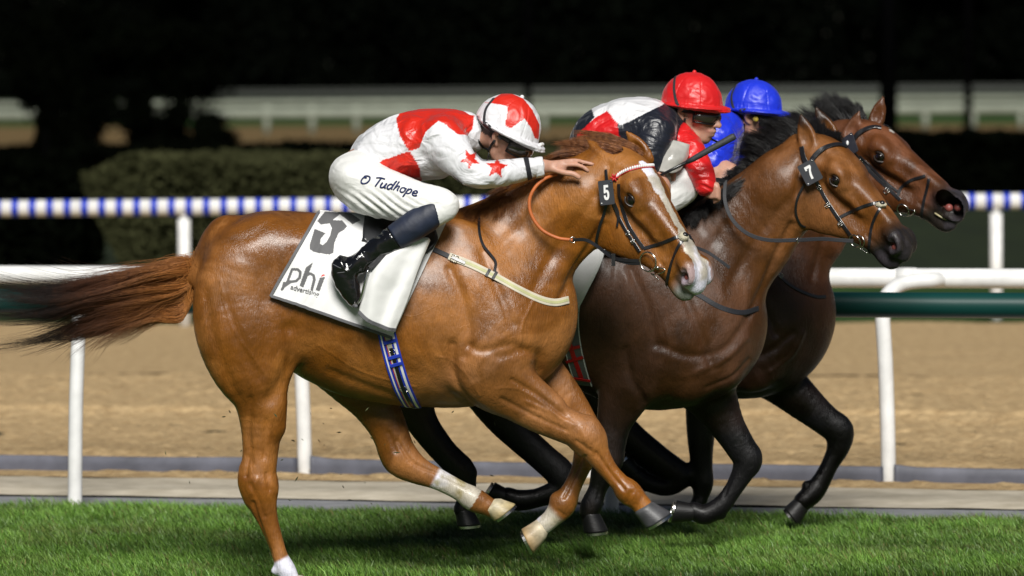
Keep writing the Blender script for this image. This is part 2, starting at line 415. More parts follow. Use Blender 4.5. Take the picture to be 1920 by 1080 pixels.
for jx in (1700, 700):
    q = on((a_, b_), jx); m = MB(); m.tube([(q[0] - .05, ext((a_, b_), q[0] - .05), RZ), (q[0] + .05, ext((a_, b_), q[0] + .05), RZ)], 0.0565, 18); m.obj('joint_sleeve', WHITE_PAINT, root)
place_root(root, (0, float(ext(L_CURB, 0.0)), 0))
GREENP = simple('green_rail_plastic', (0.004, 0.045, 0.040), rough=0.38, coat=0.15, noise_amt=0.1, noise_scale=2)
root = empty('turf_rail', 'dark green glossy plastic rail on white posts in front of the white rail', 'rail')
Lg = gline(950, 980)
a_ = np.array([-9, ext(Lg, -9.0) + .05]); b_ = np.array([9, ext(Lg, 9.0) + .05]); GZ = 1.045
rail_line((a_, b_), GZ, 0.062, GREENP, 'rail_tube', root, 20)
for px, ba, tp in ((137, 948, 0.03), (1145, 978, 0.0), (-870, 930, 0), (2160, 1000, 0)):
    q = on(Lg, px); m = MB()
    m.tube(catmull([(q[0], q[1] - .0, -0.05), (q[0] + tp * .4, q[1], 0.5), (q[0] + tp, q[1] + .05, GZ - .06)], 6), 0.036, 14); m.obj('post', WHITE_PAINT, root)
place_root(root, (0, float(ext(Lg, 0.0)), 0))
BLUEP = simple('blue_rail_band', (0.008, 0.035, 0.42), rough=0.5, noise_amt=0.1)
root = empty('striped_rail', 'blue and white banded rail beyond the dirt track', 'rail')
ya_ = float(G(960, 608)[1]); s36 = (ya_ + 18) / FPX
zc = float(P(960, 384, ya_)[2]); r_ = 15.5 * s36
x0 = P(-700, 384, ya_)[0]; step = 32.6 * s36; nb = 110
m = MB(); m.tube([(x0, ya_, zc), (x0 + nb * step, ya_, zc)], r_, 16); m.obj('rail_tube', WHITE_PAINT, root)
bm_ = MB(); bm_.tube([(0, 0, 0), (step * 0.42, 0, 0)], r_ + 0.004, 16, caps=False); proto = None
px0 = P(22.0, 384, ya_)[0]; ph = (px0 - x0) % step
for i in range(nb):
    xx = x0 + ph + i * step
    if proto is None: proto = bm_.obj('blue_band', BLUEP, root)
    o = proto if i == 0 else link(proto.copy(), root)
    o.location = (xx, ya_, zc)
for px in (-350, 347, 1108, 1868, 2600):
    x = P(px, 600, ya_)[0]; m = MB(); m.tube([(x, ya_, -.05), (x, ya_, zc - r_ - 0.03)], 0.055, 12); m.obj('post', WHITE_PAINT, root)
    m = MB(); m.tube([(x, ya_, zc - r_ - 0.03), (x, ya_, zc - r_ + 0.02)], 0.03, 8); m.obj('bracket', WHITE_PAINT, root)
place_root(root, (0, ya_, 0))
# far rails
FARW = simple('dimmed_white_rail', (0.25, 0.275, 0.22), rough=0.6, noise_amt=0.15, noise_scale=2)  # white rail with lowered albedo, standing in for dimmer light far off
FARG = simple('grey_far_rail', (0.065, 0.07, 0.062), rough=0.7)
for nm, yb, lab, zt, th, xl, xr_, mt, pst in (('far_rail', 248, 'pale far rail with broad white band and posts beyond the hedges', (184, 220), 0.10, -300, 2300, FARW, True),
                                     ('distant_rail', 213, 'faint grey rail running above the pale far rail', (164, 178), 0.10, 380, 2300, FARG, False)):
    root = empty(nm, lab, 'rail'); y_ = float(G(960, yb)[1])
    for k, (a0, a1) in enumerate(((zt[0], zt[0] + (zt[1] - zt[0]) * .30), (zt[0] + (zt[1] - zt[0]) * .42, zt[1]))):
        A = P(xl, (a0 + a1) / 2 + 7 * (1 - xl / 960), y_); B = P(xr_, (a0 + a1) / 2 - 8, y_); rr = (a1 - a0) / 2 * mpp(y_)
        m = MB(); m.tube([A, B], rr, 12); m.obj('rail_tube', mt, root)
    if pst:
        for k, px in enumerate((500, 585, 668, 752, 1020, 1105, 1190, 1460, 1645, 1735, 1825, 1915, 2010, 2100)):
            A = P(px, 200, y_); m = MB(); m.tube([(A[0], y_, -.05), (A[0], y_, A[2])], 0.13, 8); m.obj('post', mt, root)
    place_root(root, (0, y_, 0))
# rubber edging mats along the dirt
rng = np.random.default_rng(4)
ends = [(-1500, -780), (-778, -80), (-78, 556), (580, 1082), (1110, 1655), (1676, 2240), (2262, 3000)]
for k, (p0, p1) in enumerate(ends):
    q0 = on(L_CURB, p0); q1 = on(L_CURB, p1); nn = 70; t = np.linspace(0, 1, nn)
    X = q0[0] + (q1[0] - q0[0]) * t; Y = q0[1] + (q1[1] - q0[1]) * t
    h = 0.098 + 0.007 * noise(np.stack([X * 1.5, X * 0, X * 0], -1), 3) + 0.012 * np.exp(-((t - 0.0) / .05) ** 2)
    prof = [(-0.012, -0.02), (-0.010, 0.5), (-0.004, 0.93), (0.002, 1.0), (0.010, 1.0), (0.014, 0.93), (0.016, -0.02)]
    V = np.stack([np.stack([X, Y + a + 0.02 * noise(np.stack([X * .8, X * 0, X * 0], -1), 8), np.where(b > 0, b * h, -0.02) + 0 * X], -1) for a, b in prof], 1).reshape(-1, 3)
    Fq = grid_faces(nn, len(prof)).tolist() + [tuple(range(len(prof)))[::-1], tuple(range((nn - 1) * len(prof), nn * len(prof)))]
    o = mesh_obj('rubber_edging', V, Fq, MATCURB, smooth=True)
    setp(o, label=['blue grey rubber edging strip farthest beyond the left edge', 'blue grey rubber edging strip just beyond the left edge', 'blue grey rubber edging strip at far left behind the chestnut hind leg', 'blue grey rubber edging strip behind the black hind legs in the middle', 'blue grey rubber edging strip left of the gooseneck post', 'blue grey rubber edging strip right of the gooseneck post', 'blue grey rubber edging strip beyond the right edge'][k], category='edging strip', group='rubber edging strips beside the dirt track')
# ------------------------------------------------------------------ hedges, trees, poles
def leaf_mat(name, c, rough=0.6, var=0.5):
    m, nt, b = newmat(name); L = nt.links.new; v = texco(nt)
    t = N(nt, 'ShaderNodeTexNoise', i_Scale=1.6, i_Detail=6.0); L(v, t.inputs['Vector'])
    r = N(nt, 'ShaderNodeValToRGB'); r.color_ramp.elements[0].position = 0.35; r.color_ramp.elements[1].position = 0.7
    r.color_ramp.elements[0].color = (*[q * (1 - var) for q in c], 1); r.color_ramp.elements[1].color = (*[q * (1 + var) for q in c], 1); L(t.outputs['Fac'], r.inputs[0]); L(r.outputs[0], b.inputs['Base Color'])
    b.inputs['Roughness'].default_value = rough; b.inputs['Specular IOR Level'].default_value = 0.0; return m
HEDGE = leaf_mat('hedge_leaves', (0.046, 0.048, 0.022), .9, .15); UNLIT_LEAF = leaf_mat('unlit_leaves', (0.0016, 0.0022, 0.0012), 1.0)  # dark leaves: the missing floodlight is put into the leaf colour
def leaves(pts, size, mat, name, parent, seed=0):
    rg = np.random.default_rng(seed); n = len(pts); a = rg.normal(size=(n, 3)); a /= np.linalg.norm(a, axis=1)[:, None]
    b = np.cross(a, rg.normal(size=(n, 3))); b /= np.linalg.norm(b, axis=1)[:, None]; s_ = size * rg.uniform(.6, 1.3, (n, 1))
    V = np.stack([pts - a * s_, pts + b * s_ * .5, pts + a * s_, pts - b * s_ * .5], 1).reshape(-1, 3)
    return mesh_obj(name, V, np.arange(4 * n).reshape(-1, 4), mat, parent, smooth=False)
def hedge(name, label, x0, x1, y0, y1, h, n, mat, seed, taper=0.0, size=0.07):
    rg = np.random.default_rng(seed); root = empty(name, label, 'hedge')
    u = rg.random((n, 3)); face = rg.integers(0, 4, n)
    u[face == 0, 1] = rg.random((face == 0).sum()) * .15; u[face == 1, 2] = 1 - rg.random((face == 1).sum()) * .12; u[face == 2, 0] = rg.random((face == 2).sum()) ** 3 * .05; u[face == 3, 0] = 1 - rg.random((face == 3).sum()) ** 3 * .05
    ins = taper * (1 - u[:, 2])
    X = x0 + ins + (x1 - x0 - 2 * ins) * u[:, 0]; Y = y0 + (y1 - y0) * u[:, 1]; Z = h * u[:, 2]
    ed = np.minimum(X - (x0 + ins), (x1 - ins) - X); Z = Z * (1 - .16 * np.exp(-(np.maximum(ed, 0) / .30) ** 2)); p = np.stack([X, Y, Z], -1); p += 0.10 * fbm(p * 1.5, 2, seed)[:, None]
    leaves(p, size, mat, 'foliage', root, seed)
    m = MB(); m.box((x0 + taper + .35, y0 + .12, 0), (x1 - taper - .35, y1 - .1, h * .9)); c = m.obj('core', UNLIT_LEAF, root, False)
    place_root(root, ((x0 + x1) / 2, (y0 + y1) / 2, 0)); return root
def hedge_px(name, label, px0, px1, py_top, py_base, depth, n, mat, seed, taper=0.0, size=.07):
    g = G(960, py_base); y = float(g[1]); h = float(P(960, py_top, y)[2]); hedge(name, label, float(P(px0, 500, y)[0]), float(P(px1, 500, y)[0]), y, y + depth, h, n, mat, seed, taper, size)
hedge_px('clipped_hedge', 'long clipped olive green hedge behind the striped rail on the left', 146, 1180, 292, 520, 2.2, 170000, HEDGE, 1, taper=0.5, size=.038)
hedge_px('clipped_hedge', 'black clipped hedge at the right edge above the striped rail', 1330, 2600, 262, 378, 3.0, 60000, UNLIT_LEAF, 2, size=.1)
hedge_px('clipped_hedge', 'low black hedge behind the hedge on the left', -900, 1300, 276, 330, 4.0, 50000, UNLIT_LEAF, 3, size=.14)
hedge_px('clipped_hedge', 'black shrubbery at far left behind the striped rail', -900, 140, 300, 500, 3.0, 50000, UNLIT_LEAF, 5, size=.1)
def tree(label, px, base_py, py_top, py_bot, wpx, seed, n=22000, group=None, trunk_px=16, mat=None, name='tree', size=None):
    y = float(G(960, base_py)[1]); k = mpp(y); c = P(px, (py_top + py_bot) / 2, y); rz = (py_bot - py_top) / 2 * k; rx = wpx / 2 * k; rg = np.random.default_rng(seed)
    root = empty(name, label, 'tree', group); nb_ = 16
    cl = rg.normal(size=(nb_, 3)); cl /= np.linalg.norm(cl, axis=1)[:, None]; cl = cl * rg.uniform(.3, .95, (nb_, 1)) * np.array([rx, rx * .8, rz]) + c
    i = rg.integers(0, nb_, n); q = rg.normal(size=(n, 3)) * np.array([rx, rx * .8, rz]) * .17
    leaves(cl[i] + q, size or 0.018 * 1.3 * max(rx, rz) + .05, mat or UNLIT_LEAF, 'crown', root, seed)
    m = MB(); m.tube(catmull([(c[0], y, -.1), (c[0] + .1, y, c[2] * .35), (c[0], y, c[2])], 5), [trunk_px / 2 * k * f_ for f_ in np.linspace(1.2, .6, 11)], 8)
    for b_ in range(6):
        m.tube([(c[0], y, c[2] - rz * .8 + b_ * .1), tuple(cl[b_])], [trunk_px / 5 * k, trunk_px / 14 * k], 6)
    m.obj('trunk', BARK, root); place_root(root, (c[0], y, 0)); return root
BARK = simple('unlit_bark', (0.002, 0.002, 0.002), rough=0.9, spec=0, noise_amt=0.3)  # bark near black too, standing in for unlit trunks
for k, (px, pt, pb, w_) in enumerate(((75, 40, 235, 120), (165, 150, 330, 120), (285, 165, 300, 130), (385, 215, 300, 120), (150, 20, 190, 300), (330, 40, 200, 240), (100, 190, 300, 70))):
    tree(['tall black tree at the far left edge', 'black bushy tree left of the clipped hedge corner', 'dark tree in front of the gap in the far rail', 'round dark shrub tree where the far rail ends', 'high dark crown at the upper left', 'high dark crown left of the first helmet', 'small dark tree low at the left edge'][k], px, [330, 310, 300, 296, 300, 290, 320][k], pt, pb, w_, 30 + k, n=9000, group='dark trees on the left', trunk_px=12)
# woods far behind
rg = np.random.default_rng(77)
yw = 330.0; n = 330000
X = rg.uniform(-190, 190, n); hh = 15 + 5 * fbm(np.stack([X * .12, X * 0, X * 0], -1), 3, 2); Z = rg.random(n) ** .8 * hh; Y = yw + rg.random(n) * 6 + 2.5 * noise(np.stack([X * .3, X * 0, Z * .3], -1), 4)
pp = np.stack([X, Y, Z], -1); o = leaves(pp, 0.55, leaf_mat('unlit_wood_leaves', (0.0022, 0.0030, 0.0020), 1.0, 0.8), 'woodland', None, 5)  # woods beyond the floodlights, their darkness painted into the leaves
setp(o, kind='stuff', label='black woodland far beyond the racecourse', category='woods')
POLE = simple('dark_pole', (0.0022, 0.0022, 0.0025), rough=0.9, spec=0)
for px, w_, y_, lab in ((1666, 34, 95.0, 'thick dark pole behind the rightmost horse ears'), (990, 14, 110.0, 'thin dark pole above the first helmet'), (1815, 16, 110.0, 'thin dark pole near the right edge')):
    A = P(px, 200, y_); m = MB(); k = mpp(y_); m.tube([(A[0], y_, 0), (A[0], y_, 9), (A[0], y_, 18)], [w_ / 2 * k, w_ / 2.3 * k, w_ / 2.8 * k], 14)
    root = empty('floodlight_pole', lab, 'pole', 'dark poles beyond the track'); m.obj('shaft', POLE, root)
    m = MB(); m.box((A[0] - w_ * k, y_ - w_ * k, 0), (A[0] + w_ * k, y_ + w_ * k, .35)); m.obj('footing', POLE, root, False)
    place_root(root, (A[0], y_, 0))
# ------------------------------------------------------------------ horses
class Head:
    """local head frame: u poll->muzzle, v towards the forehead, w towards the camera side"""
    def __init__(s, px, py, y, yaw, pitch, L=1.0, roll=0.0):
        s.o = P(px, py, y); h = np.array([math.cos(yaw), -math.sin(yaw), 0]); z = np.array([0, 0, 1.0])
        s.u = h * math.cos(pitch) - z * math.sin(pitch); v = h * math.sin(pitch) + z * math.cos(pitch); w = np.array([-math.sin(yaw), -math.cos(yaw), 0])
        s.v = v * math.cos(roll) + w * math.sin(roll); s.w = w * math.cos(roll) - v * math.sin(roll); s.L = L
    def __call__(s, u, v, w):
        u = np.asarray(u, float)[..., None] * s.L; v = np.asarray(v, float)[..., None] * s.L; w = np.asarray(w, float)[..., None] * s.L
        return s.o + s.u * u + s.v * v + s.w * w
    def loc(s, p):
        q = np.asarray(p) - s.o; return q @ s.u / s.L, q @ s.v / s.L, q @ s.w / s.L
    def mirror(s, p):
        q = np.asarray(p) - s.o; return np.asarray(p) - 2 * (q @ s.w)[..., None] * s.w
SLIM = 3.2
def nodes_px(lst, yc):
    """(px, py, r_px, dy, s)"""
    a = np.asarray(lst, float); y = yc + a[:, 3]; p = P(a[:, 0], a[:, 1], y)
    r = a[:, 2] - 1.6 * ((a[:, 2] <= 25) & (a[:, 1] > 820) & (a[:, 2] > 17)) - SLIM * ((a[:, 2] < 60) & (a[:, 1] > 560)) * np.clip((a[:, 1] - 560) / 160, 0, 1); return np.column_stack([p, r * mpp(y), a[:, 4]])
def head_sdf(F, H, ns=1.0):
    L = H.L
    def nd(l): 
        a = np.asarray(l, float); return np.column_stack([H(a[:, 0], a[:, 1], a[:, 2]), a[:, 3] * L, a[:, 4]])
    W_ = H.w
    F.add(nd([(-.03, -.075, 0, .085, .95), (.06, -.035, 0, .095, 1.02), (.15, -.015, 0, .088, 1.15), (.24, -.025, 0, .078, 1.12), (.34, -.040, 0, .070, .92), (.44, -.056, 0, .062, .74), (.53, -.060, 0, .058, .78), (.585, -.062, 0, .056, .86)]), .05, W_)
    for sd in (1, -1):
        F.add(nd([(.03, -.15, .045 * sd, .095, .42), (.13, -.195, .052 * sd, .112, .34), (.22, -.19, .050 * sd, .100, .34), (.31, -.165, .042 * sd, .078, .42), (.40, -.145, .032 * sd, .056, .55), (.50, -.130, .02 * sd, .044, .8)]), .035, W_)
        # cheekbone ridge, orbit, temple
        F.add(nd([(.20, -.045, .078 * sd, .022, 1), (.29, -.055, .070 * sd, .018, 1), (.38, -.070, .052 * sd, .014, 1)]), .028, W_)
        F.add(nd([(.175, .008, .086 * sd, .030, 1), (.215, .004, .092 * sd, .028, 1), (.25, -.016, .086 * sd, .020, 1)]), .04, W_)
        F.add(nd([(.30, -.005, .035 * sd, .03, 1), (.42, -.012, .024 * sd, .028, 1), (.50, -.02, .020 * sd, .026, 1)]), .02, W_)
        F.sub(nd([(.218, -.026, .112 * sd, .024, 1)]), .014, W_)
        # nostril
        F.add(nd([(.535, -.040, .040 * sd, .032, 1), (.572, -.036, .054 * sd, .033, 1), (.612, -.058, .058 * sd, .026, 1), (.608, -.088, .050 * sd, .020, 1)]), .02, W_)
        # jaw tendon dents
        F.sub(nd([(.33, -.10, .090 * sd, .020, 1), (.42, -.105, .076 * sd, .018, 1)]), .05, W_)
        F.sub(nd([(.105, .010, .112 * sd, .020, 1)]), .04, W_)
    # muzzle, lips, chin
    F.add(nd([(.53, -.070, 0, .055, .85), (.59, -.078, 0, .054, .90), (.618, -.085, 0, .044, 1.0)]), .025, W_)
    F.add(nd([(.48, -.135, 0, .036, .8), (.55, -.150, 0, .036, .9), (.60, -.152, 0, .034, .95), (.625, -.140, 0, .024, 1.0)]), .02, W_)
    for sd in (1, -1):
        F.sub(nd([(.586, -.048, .092 * sd, .018 * ns, 1), (.602, -.066, .082 * sd, .021 * ns, 1), (.585, -.066, .056 * sd, .012 * ns, 1)]), .007, W_)
        F.sub(nd([(.47, -.118, .055 * sd, .006, 1), (.54, -.122, .056 * sd, .006, 1), (.60, -.124, .048 * sd, .006, 1), (.65, -.118, .02 * sd, .006, 1)]), .012, W_)
def ear_sdf(F, H, sd, tip, base=(.005, .03, .055), face=None, w=None):
    b = H(*[np.array(x) for x in (base[0], base[1], base[2] * sd)]); t = H(*[np.array(x) for x in tip]); L = H.L
    ax = t - b; ln = np.linalg.norm(ax); f = face if face is not None else H.u
    f = f - ax * (f @ ax) / ln ** 2; f = f / np.linalg.norm(f); k = ln / .17
    sw = np.cross(ax / ln, f); dirw = f
    N_ = []
    for t_, r_ in ((-.05, .036), (.18, .044), (.42, .042), (.66, .030), (.86, .015), (1.0, .004)):
        p = b + ax * t_ - f * .008 * math.sin(t_ * 2.5); N_.append((*p, r_ * k, .55))
    F.add(N_, .016, dirw)
    N_ = []
    for t_, r_ in ((.15, .014), (.3, .030), (.5, .030), (.72, .018), (.9, .006)):
        p = b + ax * t_ + f * (.024 * k); N_.append((*p, r_ * k, .75))
    F.sub(N_, .008, dirw)
def ear_px(F, H, sd, base, tip, yb, yt, face):
    b = H.loc(P(*base, yb)); t = H.loc(P(*tip, yt)); ear_sdf(F, H, sd, tuple(float(x) for x in t), base=(float(b[0]), float(b[1]), float(b[2]) * sd), face=face)
def tube_groove(V, Nn, lines, side=0):
    """lines: (px polyline, depth m, width m, y sign) : push the skin in (or out when negative) along a line seen from the side"""
    for pts, dep, wd, sg, yc in lines:
        g = catmull(pts, 6); w3 = P(g[:, 0], g[:, 1], yc); d = dist_poly(V[:, 0], V[:, 2], w3[:, [0, 2]])
        m = np.exp(-(d / wd) ** 2) * dep
        if sg: m = m * ((V[:, 1] - yc) * sg > 0)
        m = m * np.clip(np.abs(Nn[:, 1]) * 1.6, 0, 1)
        V -= Nn * m[:, None]
    return V
def vnormals(V, Fq):
    n = np.cross(V[Fq[:, 2]] - V[Fq[:, 0]], V[Fq[:, 3]] - V[Fq[:, 1]]); o = np.zeros_like(V)
    for k in range(4):
        for c in range(3): o[:, c] += np.bincount(Fq[:, k], n[:, c], len(V))
    return o / (np.linalg.norm(o, axis=1)[:, None] + 1e-12)
def coat_mat(name, rough=0.36, coat=0.35, hair=0.5, sheen=0.10, spec=0.5):
    m, nt, b = newmat(name); L = nt.links.new
    a = N(nt, 'ShaderNodeAttribute', attribute_name='Col')
    v = texco(nt); t = N(nt, 'ShaderNodeTexNoise', i_Scale=7.0, i_Detail=7.0, i_Roughness=0.65, i_Distortion=0.5); L(v, t.inputs['Vector'])
    mr = N(nt, 'ShaderNodeMapRange'); mr.inputs['From Min'].default_value = .3; mr.inputs['From Max'].default_value = .7; mr.inputs['To Min'].default_value = .62; mr.inputs['To Max'].default_value = 1.25; L(t.outputs['Fac'], mr.inputs['Value'])
    vs = texco(nt, (60, 60, 9), (0, math.radians(35), 0)); ts = N(nt, 'ShaderNodeTexNoise', i_Scale=4.0, i_Detail=4.0); L(vs, ts.inputs['Vector'])
    ms = N(nt, 'ShaderNodeMapRange'); ms.inputs['From Min'].default_value = .3; ms.inputs['From Max'].default_value = .7; ms.inputs['To Min'].default_value = .86; ms.inputs['To Max'].default_value = 1.1; L(ts.outputs['Fac'], ms.inputs['Value'])
    mu = N(nt, 'ShaderNodeMath', operation='MULTIPLY'); L(mr.outputs[0], mu.inputs[0]); L(ms.outputs[0], mu.inputs[1])
    mx = N(nt, 'ShaderNodeMix', data_type='RGBA', blend_type='MULTIPLY'); mx.inputs['Factor'].default_value = 1; L(a.outputs['Color'], mx.inputs['A']); L(mu.outputs[0], mx.inputs['B']); L(mx.outputs['Result'], b.inputs['Base Color'])
    # wet and dry coat: gloss varies in patches
    t3 = N(nt, 'ShaderNodeTexNoise', i_Scale=3.2, i_Detail=5.0, i_Distortion=1.0); L(v, t3.inputs['Vector'])
    m3 = N(nt, 'ShaderNodeMapRange'); m3.inputs['From Min'].default_value = .35; m3.inputs['From Max'].default_value = .62; m3.inputs['To Min'].default_value = rough - .08; m3.inputs['To Max'].default_value = rough + .20; L(t3.outputs['Fac'], m3.inputs['Value']); L(m3.outputs[0], b.inputs['Roughness'])
    pr = N(nt, 'ShaderNodeMapRange', interpolation_type='SMOOTHSTEP'); pr.inputs['From Min'].default_value = .46; pr.inputs['From Max'].default_value = .58; pr.inputs['To Min'].default_value = 0; pr.inputs['To Max'].default_value = 1; L(t3.outputs['Fac'], pr.inputs['Value'])
    cx = N(nt, 'ShaderNodeMix', data_type='RGBA'); cx.inputs['A'].default_value = (.74, .70, .62, 1); cx.inputs['B'].default_value = (1.16, 1.20, 1.5, 1); L(pr.outputs[0], cx.inputs['Factor']); c2 = N(nt, 'ShaderNodeMix', data_type='RGBA', blend_type='MULTIPLY'); c2.inputs['Factor'].default_value = 1; L(mx.outputs['Result'], c2.inputs['A']); L(cx.outputs['Result'], c2.inputs['B']); L(c2.outputs['Result'], b.inputs['Base Color'])
    b.inputs['Specular IOR Level'].default_value = spec; b.inputs['Coat Weight'].default_value = coat; b.inputs['Coat Roughness'].default_value = 0.22
    b.inputs['Sheen Weight'].default_value = sheen; b.inputs['Sheen Roughness'].default_value = 0.35
    # relief: soft muscle, skin folds, veins and hair
    vw = texco(nt, (5, 5, 2.6), (0, math.radians(-25), 0)); tw = N(nt, 'ShaderNodeTexNoise', i_Scale=2.6, i_Detail=3.0, i_Distortion=1.4); L(vw, tw.inputs['Vector'])
    b1 = N(nt, 'ShaderNodeBump', i_Strength=0.35, i_Distance=0.010); L(tw.outputs['Fac'], b1.inputs['Height'])
    tv = N(nt, 'ShaderNodeTexNoise', i_Scale=4.2, i_Detail=1.0, i_Distortion=0.9); L(v, tv.inputs['Vector'])
    sb = N(nt, 'ShaderNodeMath', operation='SUBTRACT'); L(tv.outputs['Fac'], sb.inputs[0]); sb.inputs[1].default_value = .5
    ab = N(nt, 'ShaderNodeMath', operation='ABSOLUTE'); L(sb.outputs[0], ab.inputs[0])
    vr = N(nt, 'ShaderNodeMapRange', interpolation_type='SMOOTHSTEP'); vr.inputs['From Min'].default_value = .0; vr.inputs['From Max'].default_value = .016; vr.inputs['To Min'].default_value = 1; vr.inputs['To Max'].default_value = 0; L(ab.outputs[0], vr.inputs['Value'])
    mk = N(nt, 'ShaderNodeMapRange'); mk.inputs['From Min'].default_value = .48; mk.inputs['From Max'].default_value = .6; L(t3.outputs['Fac'], mk.inputs['Value'])
    vm = N(nt, 'ShaderNodeMath', operation='MULTIPLY'); L(vr.outputs[0], vm.inputs[0]); L(mk.outputs[0], vm.inputs[1])
    bv = N(nt, 'ShaderNodeBump', i_Strength=0.22, i_Distance=0.0024); L(vm.outputs[0], bv.inputs['Height']); L(b1.outputs[0], bv.inputs['Normal'])
    vf = texco(nt, (22, 22, 9), (0, math.radians(20), 0)); tf = N(nt, 'ShaderNodeTexNoise', i_Scale=2.4, i_Detail=5.0, i_Distortion=1.0, i_Roughness=.65); L(vf, tf.inputs['Vector'])
    bf = N(nt, 'ShaderNodeBump', i_Strength=0.55, i_Distance=0.0045); L(tf.outputs['Fac'], bf.inputs['Height']); L(bv.outputs[0], bf.inputs['Normal'])
    b2 = N(nt, 'ShaderNodeBump', i_Strength=hair, i_Distance=0.0022); L(ts.outputs['Fac'], b2.inputs['Height']); L(bf.outputs[0], b2.inputs['Normal'])
    tl = N(nt, 'ShaderNodeTexNoise', i_Scale=46.0, i_Detail=4.0); L(v, tl.inputs['Vector'])
    b3 = N(nt, 'ShaderNodeBump', i_Strength=0.45, i_Distance=0.0028); L(tl.outputs['Fac'], b3.inputs['Height']); L(b2.outputs[0], b3.inputs['Normal']); L(b3.outputs[0], b.inputs['Normal'])
    return m
COAT = coat_mat('horse_coat', .32, .20, 1.0, 0.0, .48); COAT_DARK = coat_mat('bay_horse_coat', 0.36, 0.12, .9, 0.0, .30)
HOOFM = simple('hoof_horn', (0.1, 0.1, 0.1), rough=0.5, vcol=True, noise_amt=0.35, noise_scale=30, bump=0.5, bump_scale=40, bump_stretch=(1, 1, 5), coat=.05)
STEEL = simple('steel', (0.62, 0.61, 0.58), rough=0.22, metal=1.0, noise_amt=0.1)
EYEM = simple('eye', (0.006, 0.004, 0.003), rough=0.04, coat=1.0, noise_amt=0.1)
LIDM = simple('eye_white', (0.35, 0.28, 0.24), rough=0.2)
NOSEPINK = simple('nostril_lining', (0.26, 0.07, 0.06), rough=0.45, coat=.1)
def hoof(parent, top, bot, fwd, r0, r1, c1, c2, lab=None):
    """top: coronet centre, bot: sole centre, fwd: direction of the toe"""
    top = np.array(top, float); bot = np.array(bot, float); ax = bot - top; h = np.linalg.norm(ax); ax /= h
    f = np.array(fwd, float); f = f - ax * (f @ ax); f /= np.linalg.norm(f); s_ = np.cross(ax, f); n = 28; V = []; C = []
    a = np.arange(n) * 2 * math.pi / n
    prof = [(-.25, .62, -.05), (-.06, .90, -.02), (.04, 1.0, .0), (.14, 1.0, .04), (.5, 1.07, .20), (.9, 1.14, .36), (1.0, 1.14, .38), (1.0, .90, .36), (.94, .5, .3)]
    for k, (t, sc, sh) in enumerate(prof):
        r = (r0 + (r1 - r0) * max(0, t)) * sc; cc = top + ax * h * t + f * sh * r0
        ca = np.cos(a); fx = np.where(ca > 0, ca, ca * .82)
        # heel is lower and narrower: shear sole
        V.append(cc + r * (fx[:, None] * f + np.sin(a)[:, None] * .92 * s_) + ax * (0.0))
        mixc = np.clip(t * 1.2, 0, 1); C.append(np.array([np.array(c1) * (1 - mixc) + np.array(c2) * mixc] * n))
    V = np.vstack(V); C = np.vstack(C); m = len(prof)
    F = [(i*n+j, i*n+(j+1)%n, (i+1)*n+(j+1)%n, (i+1)*n+j) for i in range(m-1) for j in range(n)] + [tuple(range((m-1)*n, m*n))]
    o = mesh_obj('hoof', V, F, HOOFM, parent, col=C)
    if lab: o['label'] = lab
    # horseshoe
    b2 = MB(); r = r1 * 1.10; cc = bot + f * .37 * r0 + ax * .006; th = np.linspace(math.radians(-140), math.radians(140), 26); VV = []
    for t in th:
        ct = math.cos(t); fx = ct if ct > 0 else ct * .82
        d = fx * f + math.sin(t) * .92 * s_
        for rr, zz in ((1.03, -.005), (1.03, .006), (.74, .006), (.74, -.005)): VV.append(cc + d * r * rr + ax * zz)
    b2.add(VV, [(4*i+j, 4*i+(j+1)%4, 4*i+4+(j+1)%4, 4*i+4+j) for i in range(25) for j in range(4)] + [(3, 2, 1, 0), (100, 101, 102, 103)])
    b2.obj('horseshoe', STEEL, o, smooth=False)
    return o
def ball(name, c, r, mat, parent, sc=(1, 1, 1), n=16):
    a = np.linspace(0, math.pi, n); V = []; F = []
    for i in range(n):
        for j in range(2 * n):
            t = j * math.pi / n; V.append((c[0] + r * sc[0] * math.sin(a[i]) * math.cos(t), c[1] + r * sc[1] * math.sin(a[i]) * math.sin(t), c[2] + r * sc[2] * math.cos(a[i])))
    m = 2 * n; F = [(i*m+j, (i+1)*m+j, (i+1)*m+(j+1)%m, i*m+(j+1)%m) for i in range(n-1) for j in range(m)]
    return mesh_obj(name, V, F, mat, parent)
def strands(name, roots, dirs_fn, mat, parent, seg=10, r=0.0012, seed=0, taper=True):
    """roots: (n,3); dirs_fn(i-array, t) -> points (n,3) for t in 0..1. three sided hairs in one mesh"""
    n = len(roots); ts = np.linspace(0, 1, seg + 1); pts = np.stack([dirs_fn(t) for t in ts], 1)   # n,seg+1,3
    T = np.gradient(pts, axis=1); T /= np.linalg.norm(T, axis=2, keepdims=True) + 1e-9
    ref = np.array([0.3, 0.9, 0.2]); U = np.cross(T, ref); U /= np.linalg.norm(U, axis=2, keepdims=True) + 1e-9; B = np.cross(T, U)
    rg = np.random.default_rng(seed); rr = r * rg.uniform(.6, 1.5, (n, 1, 1)) * ((1 - .85 * ts ** 2)[None, :, None] if taper else 1)
    V = np.stack([pts + rr * (math.cos(a) * U + math.sin(a) * B) for a in (0, 2.094, 4.189)], 2)   # n,seg+1,3,3
    V = V.reshape(-1, 3); base = (np.arange(n) * (seg + 1) * 3)[:, None, None]; i = np.arange(seg)[None, :, None] * 3; j = np.arange(3)[None, None]; j2 = (j + 1) % 3
    Fq = np.stack([base + i + j, base + i + j2, base + i + 3 + j2, base + i + 3 + j], -1).reshape(-1, 4)
    return mesh_obj(name, V, Fq, mat, parent, smooth=True)
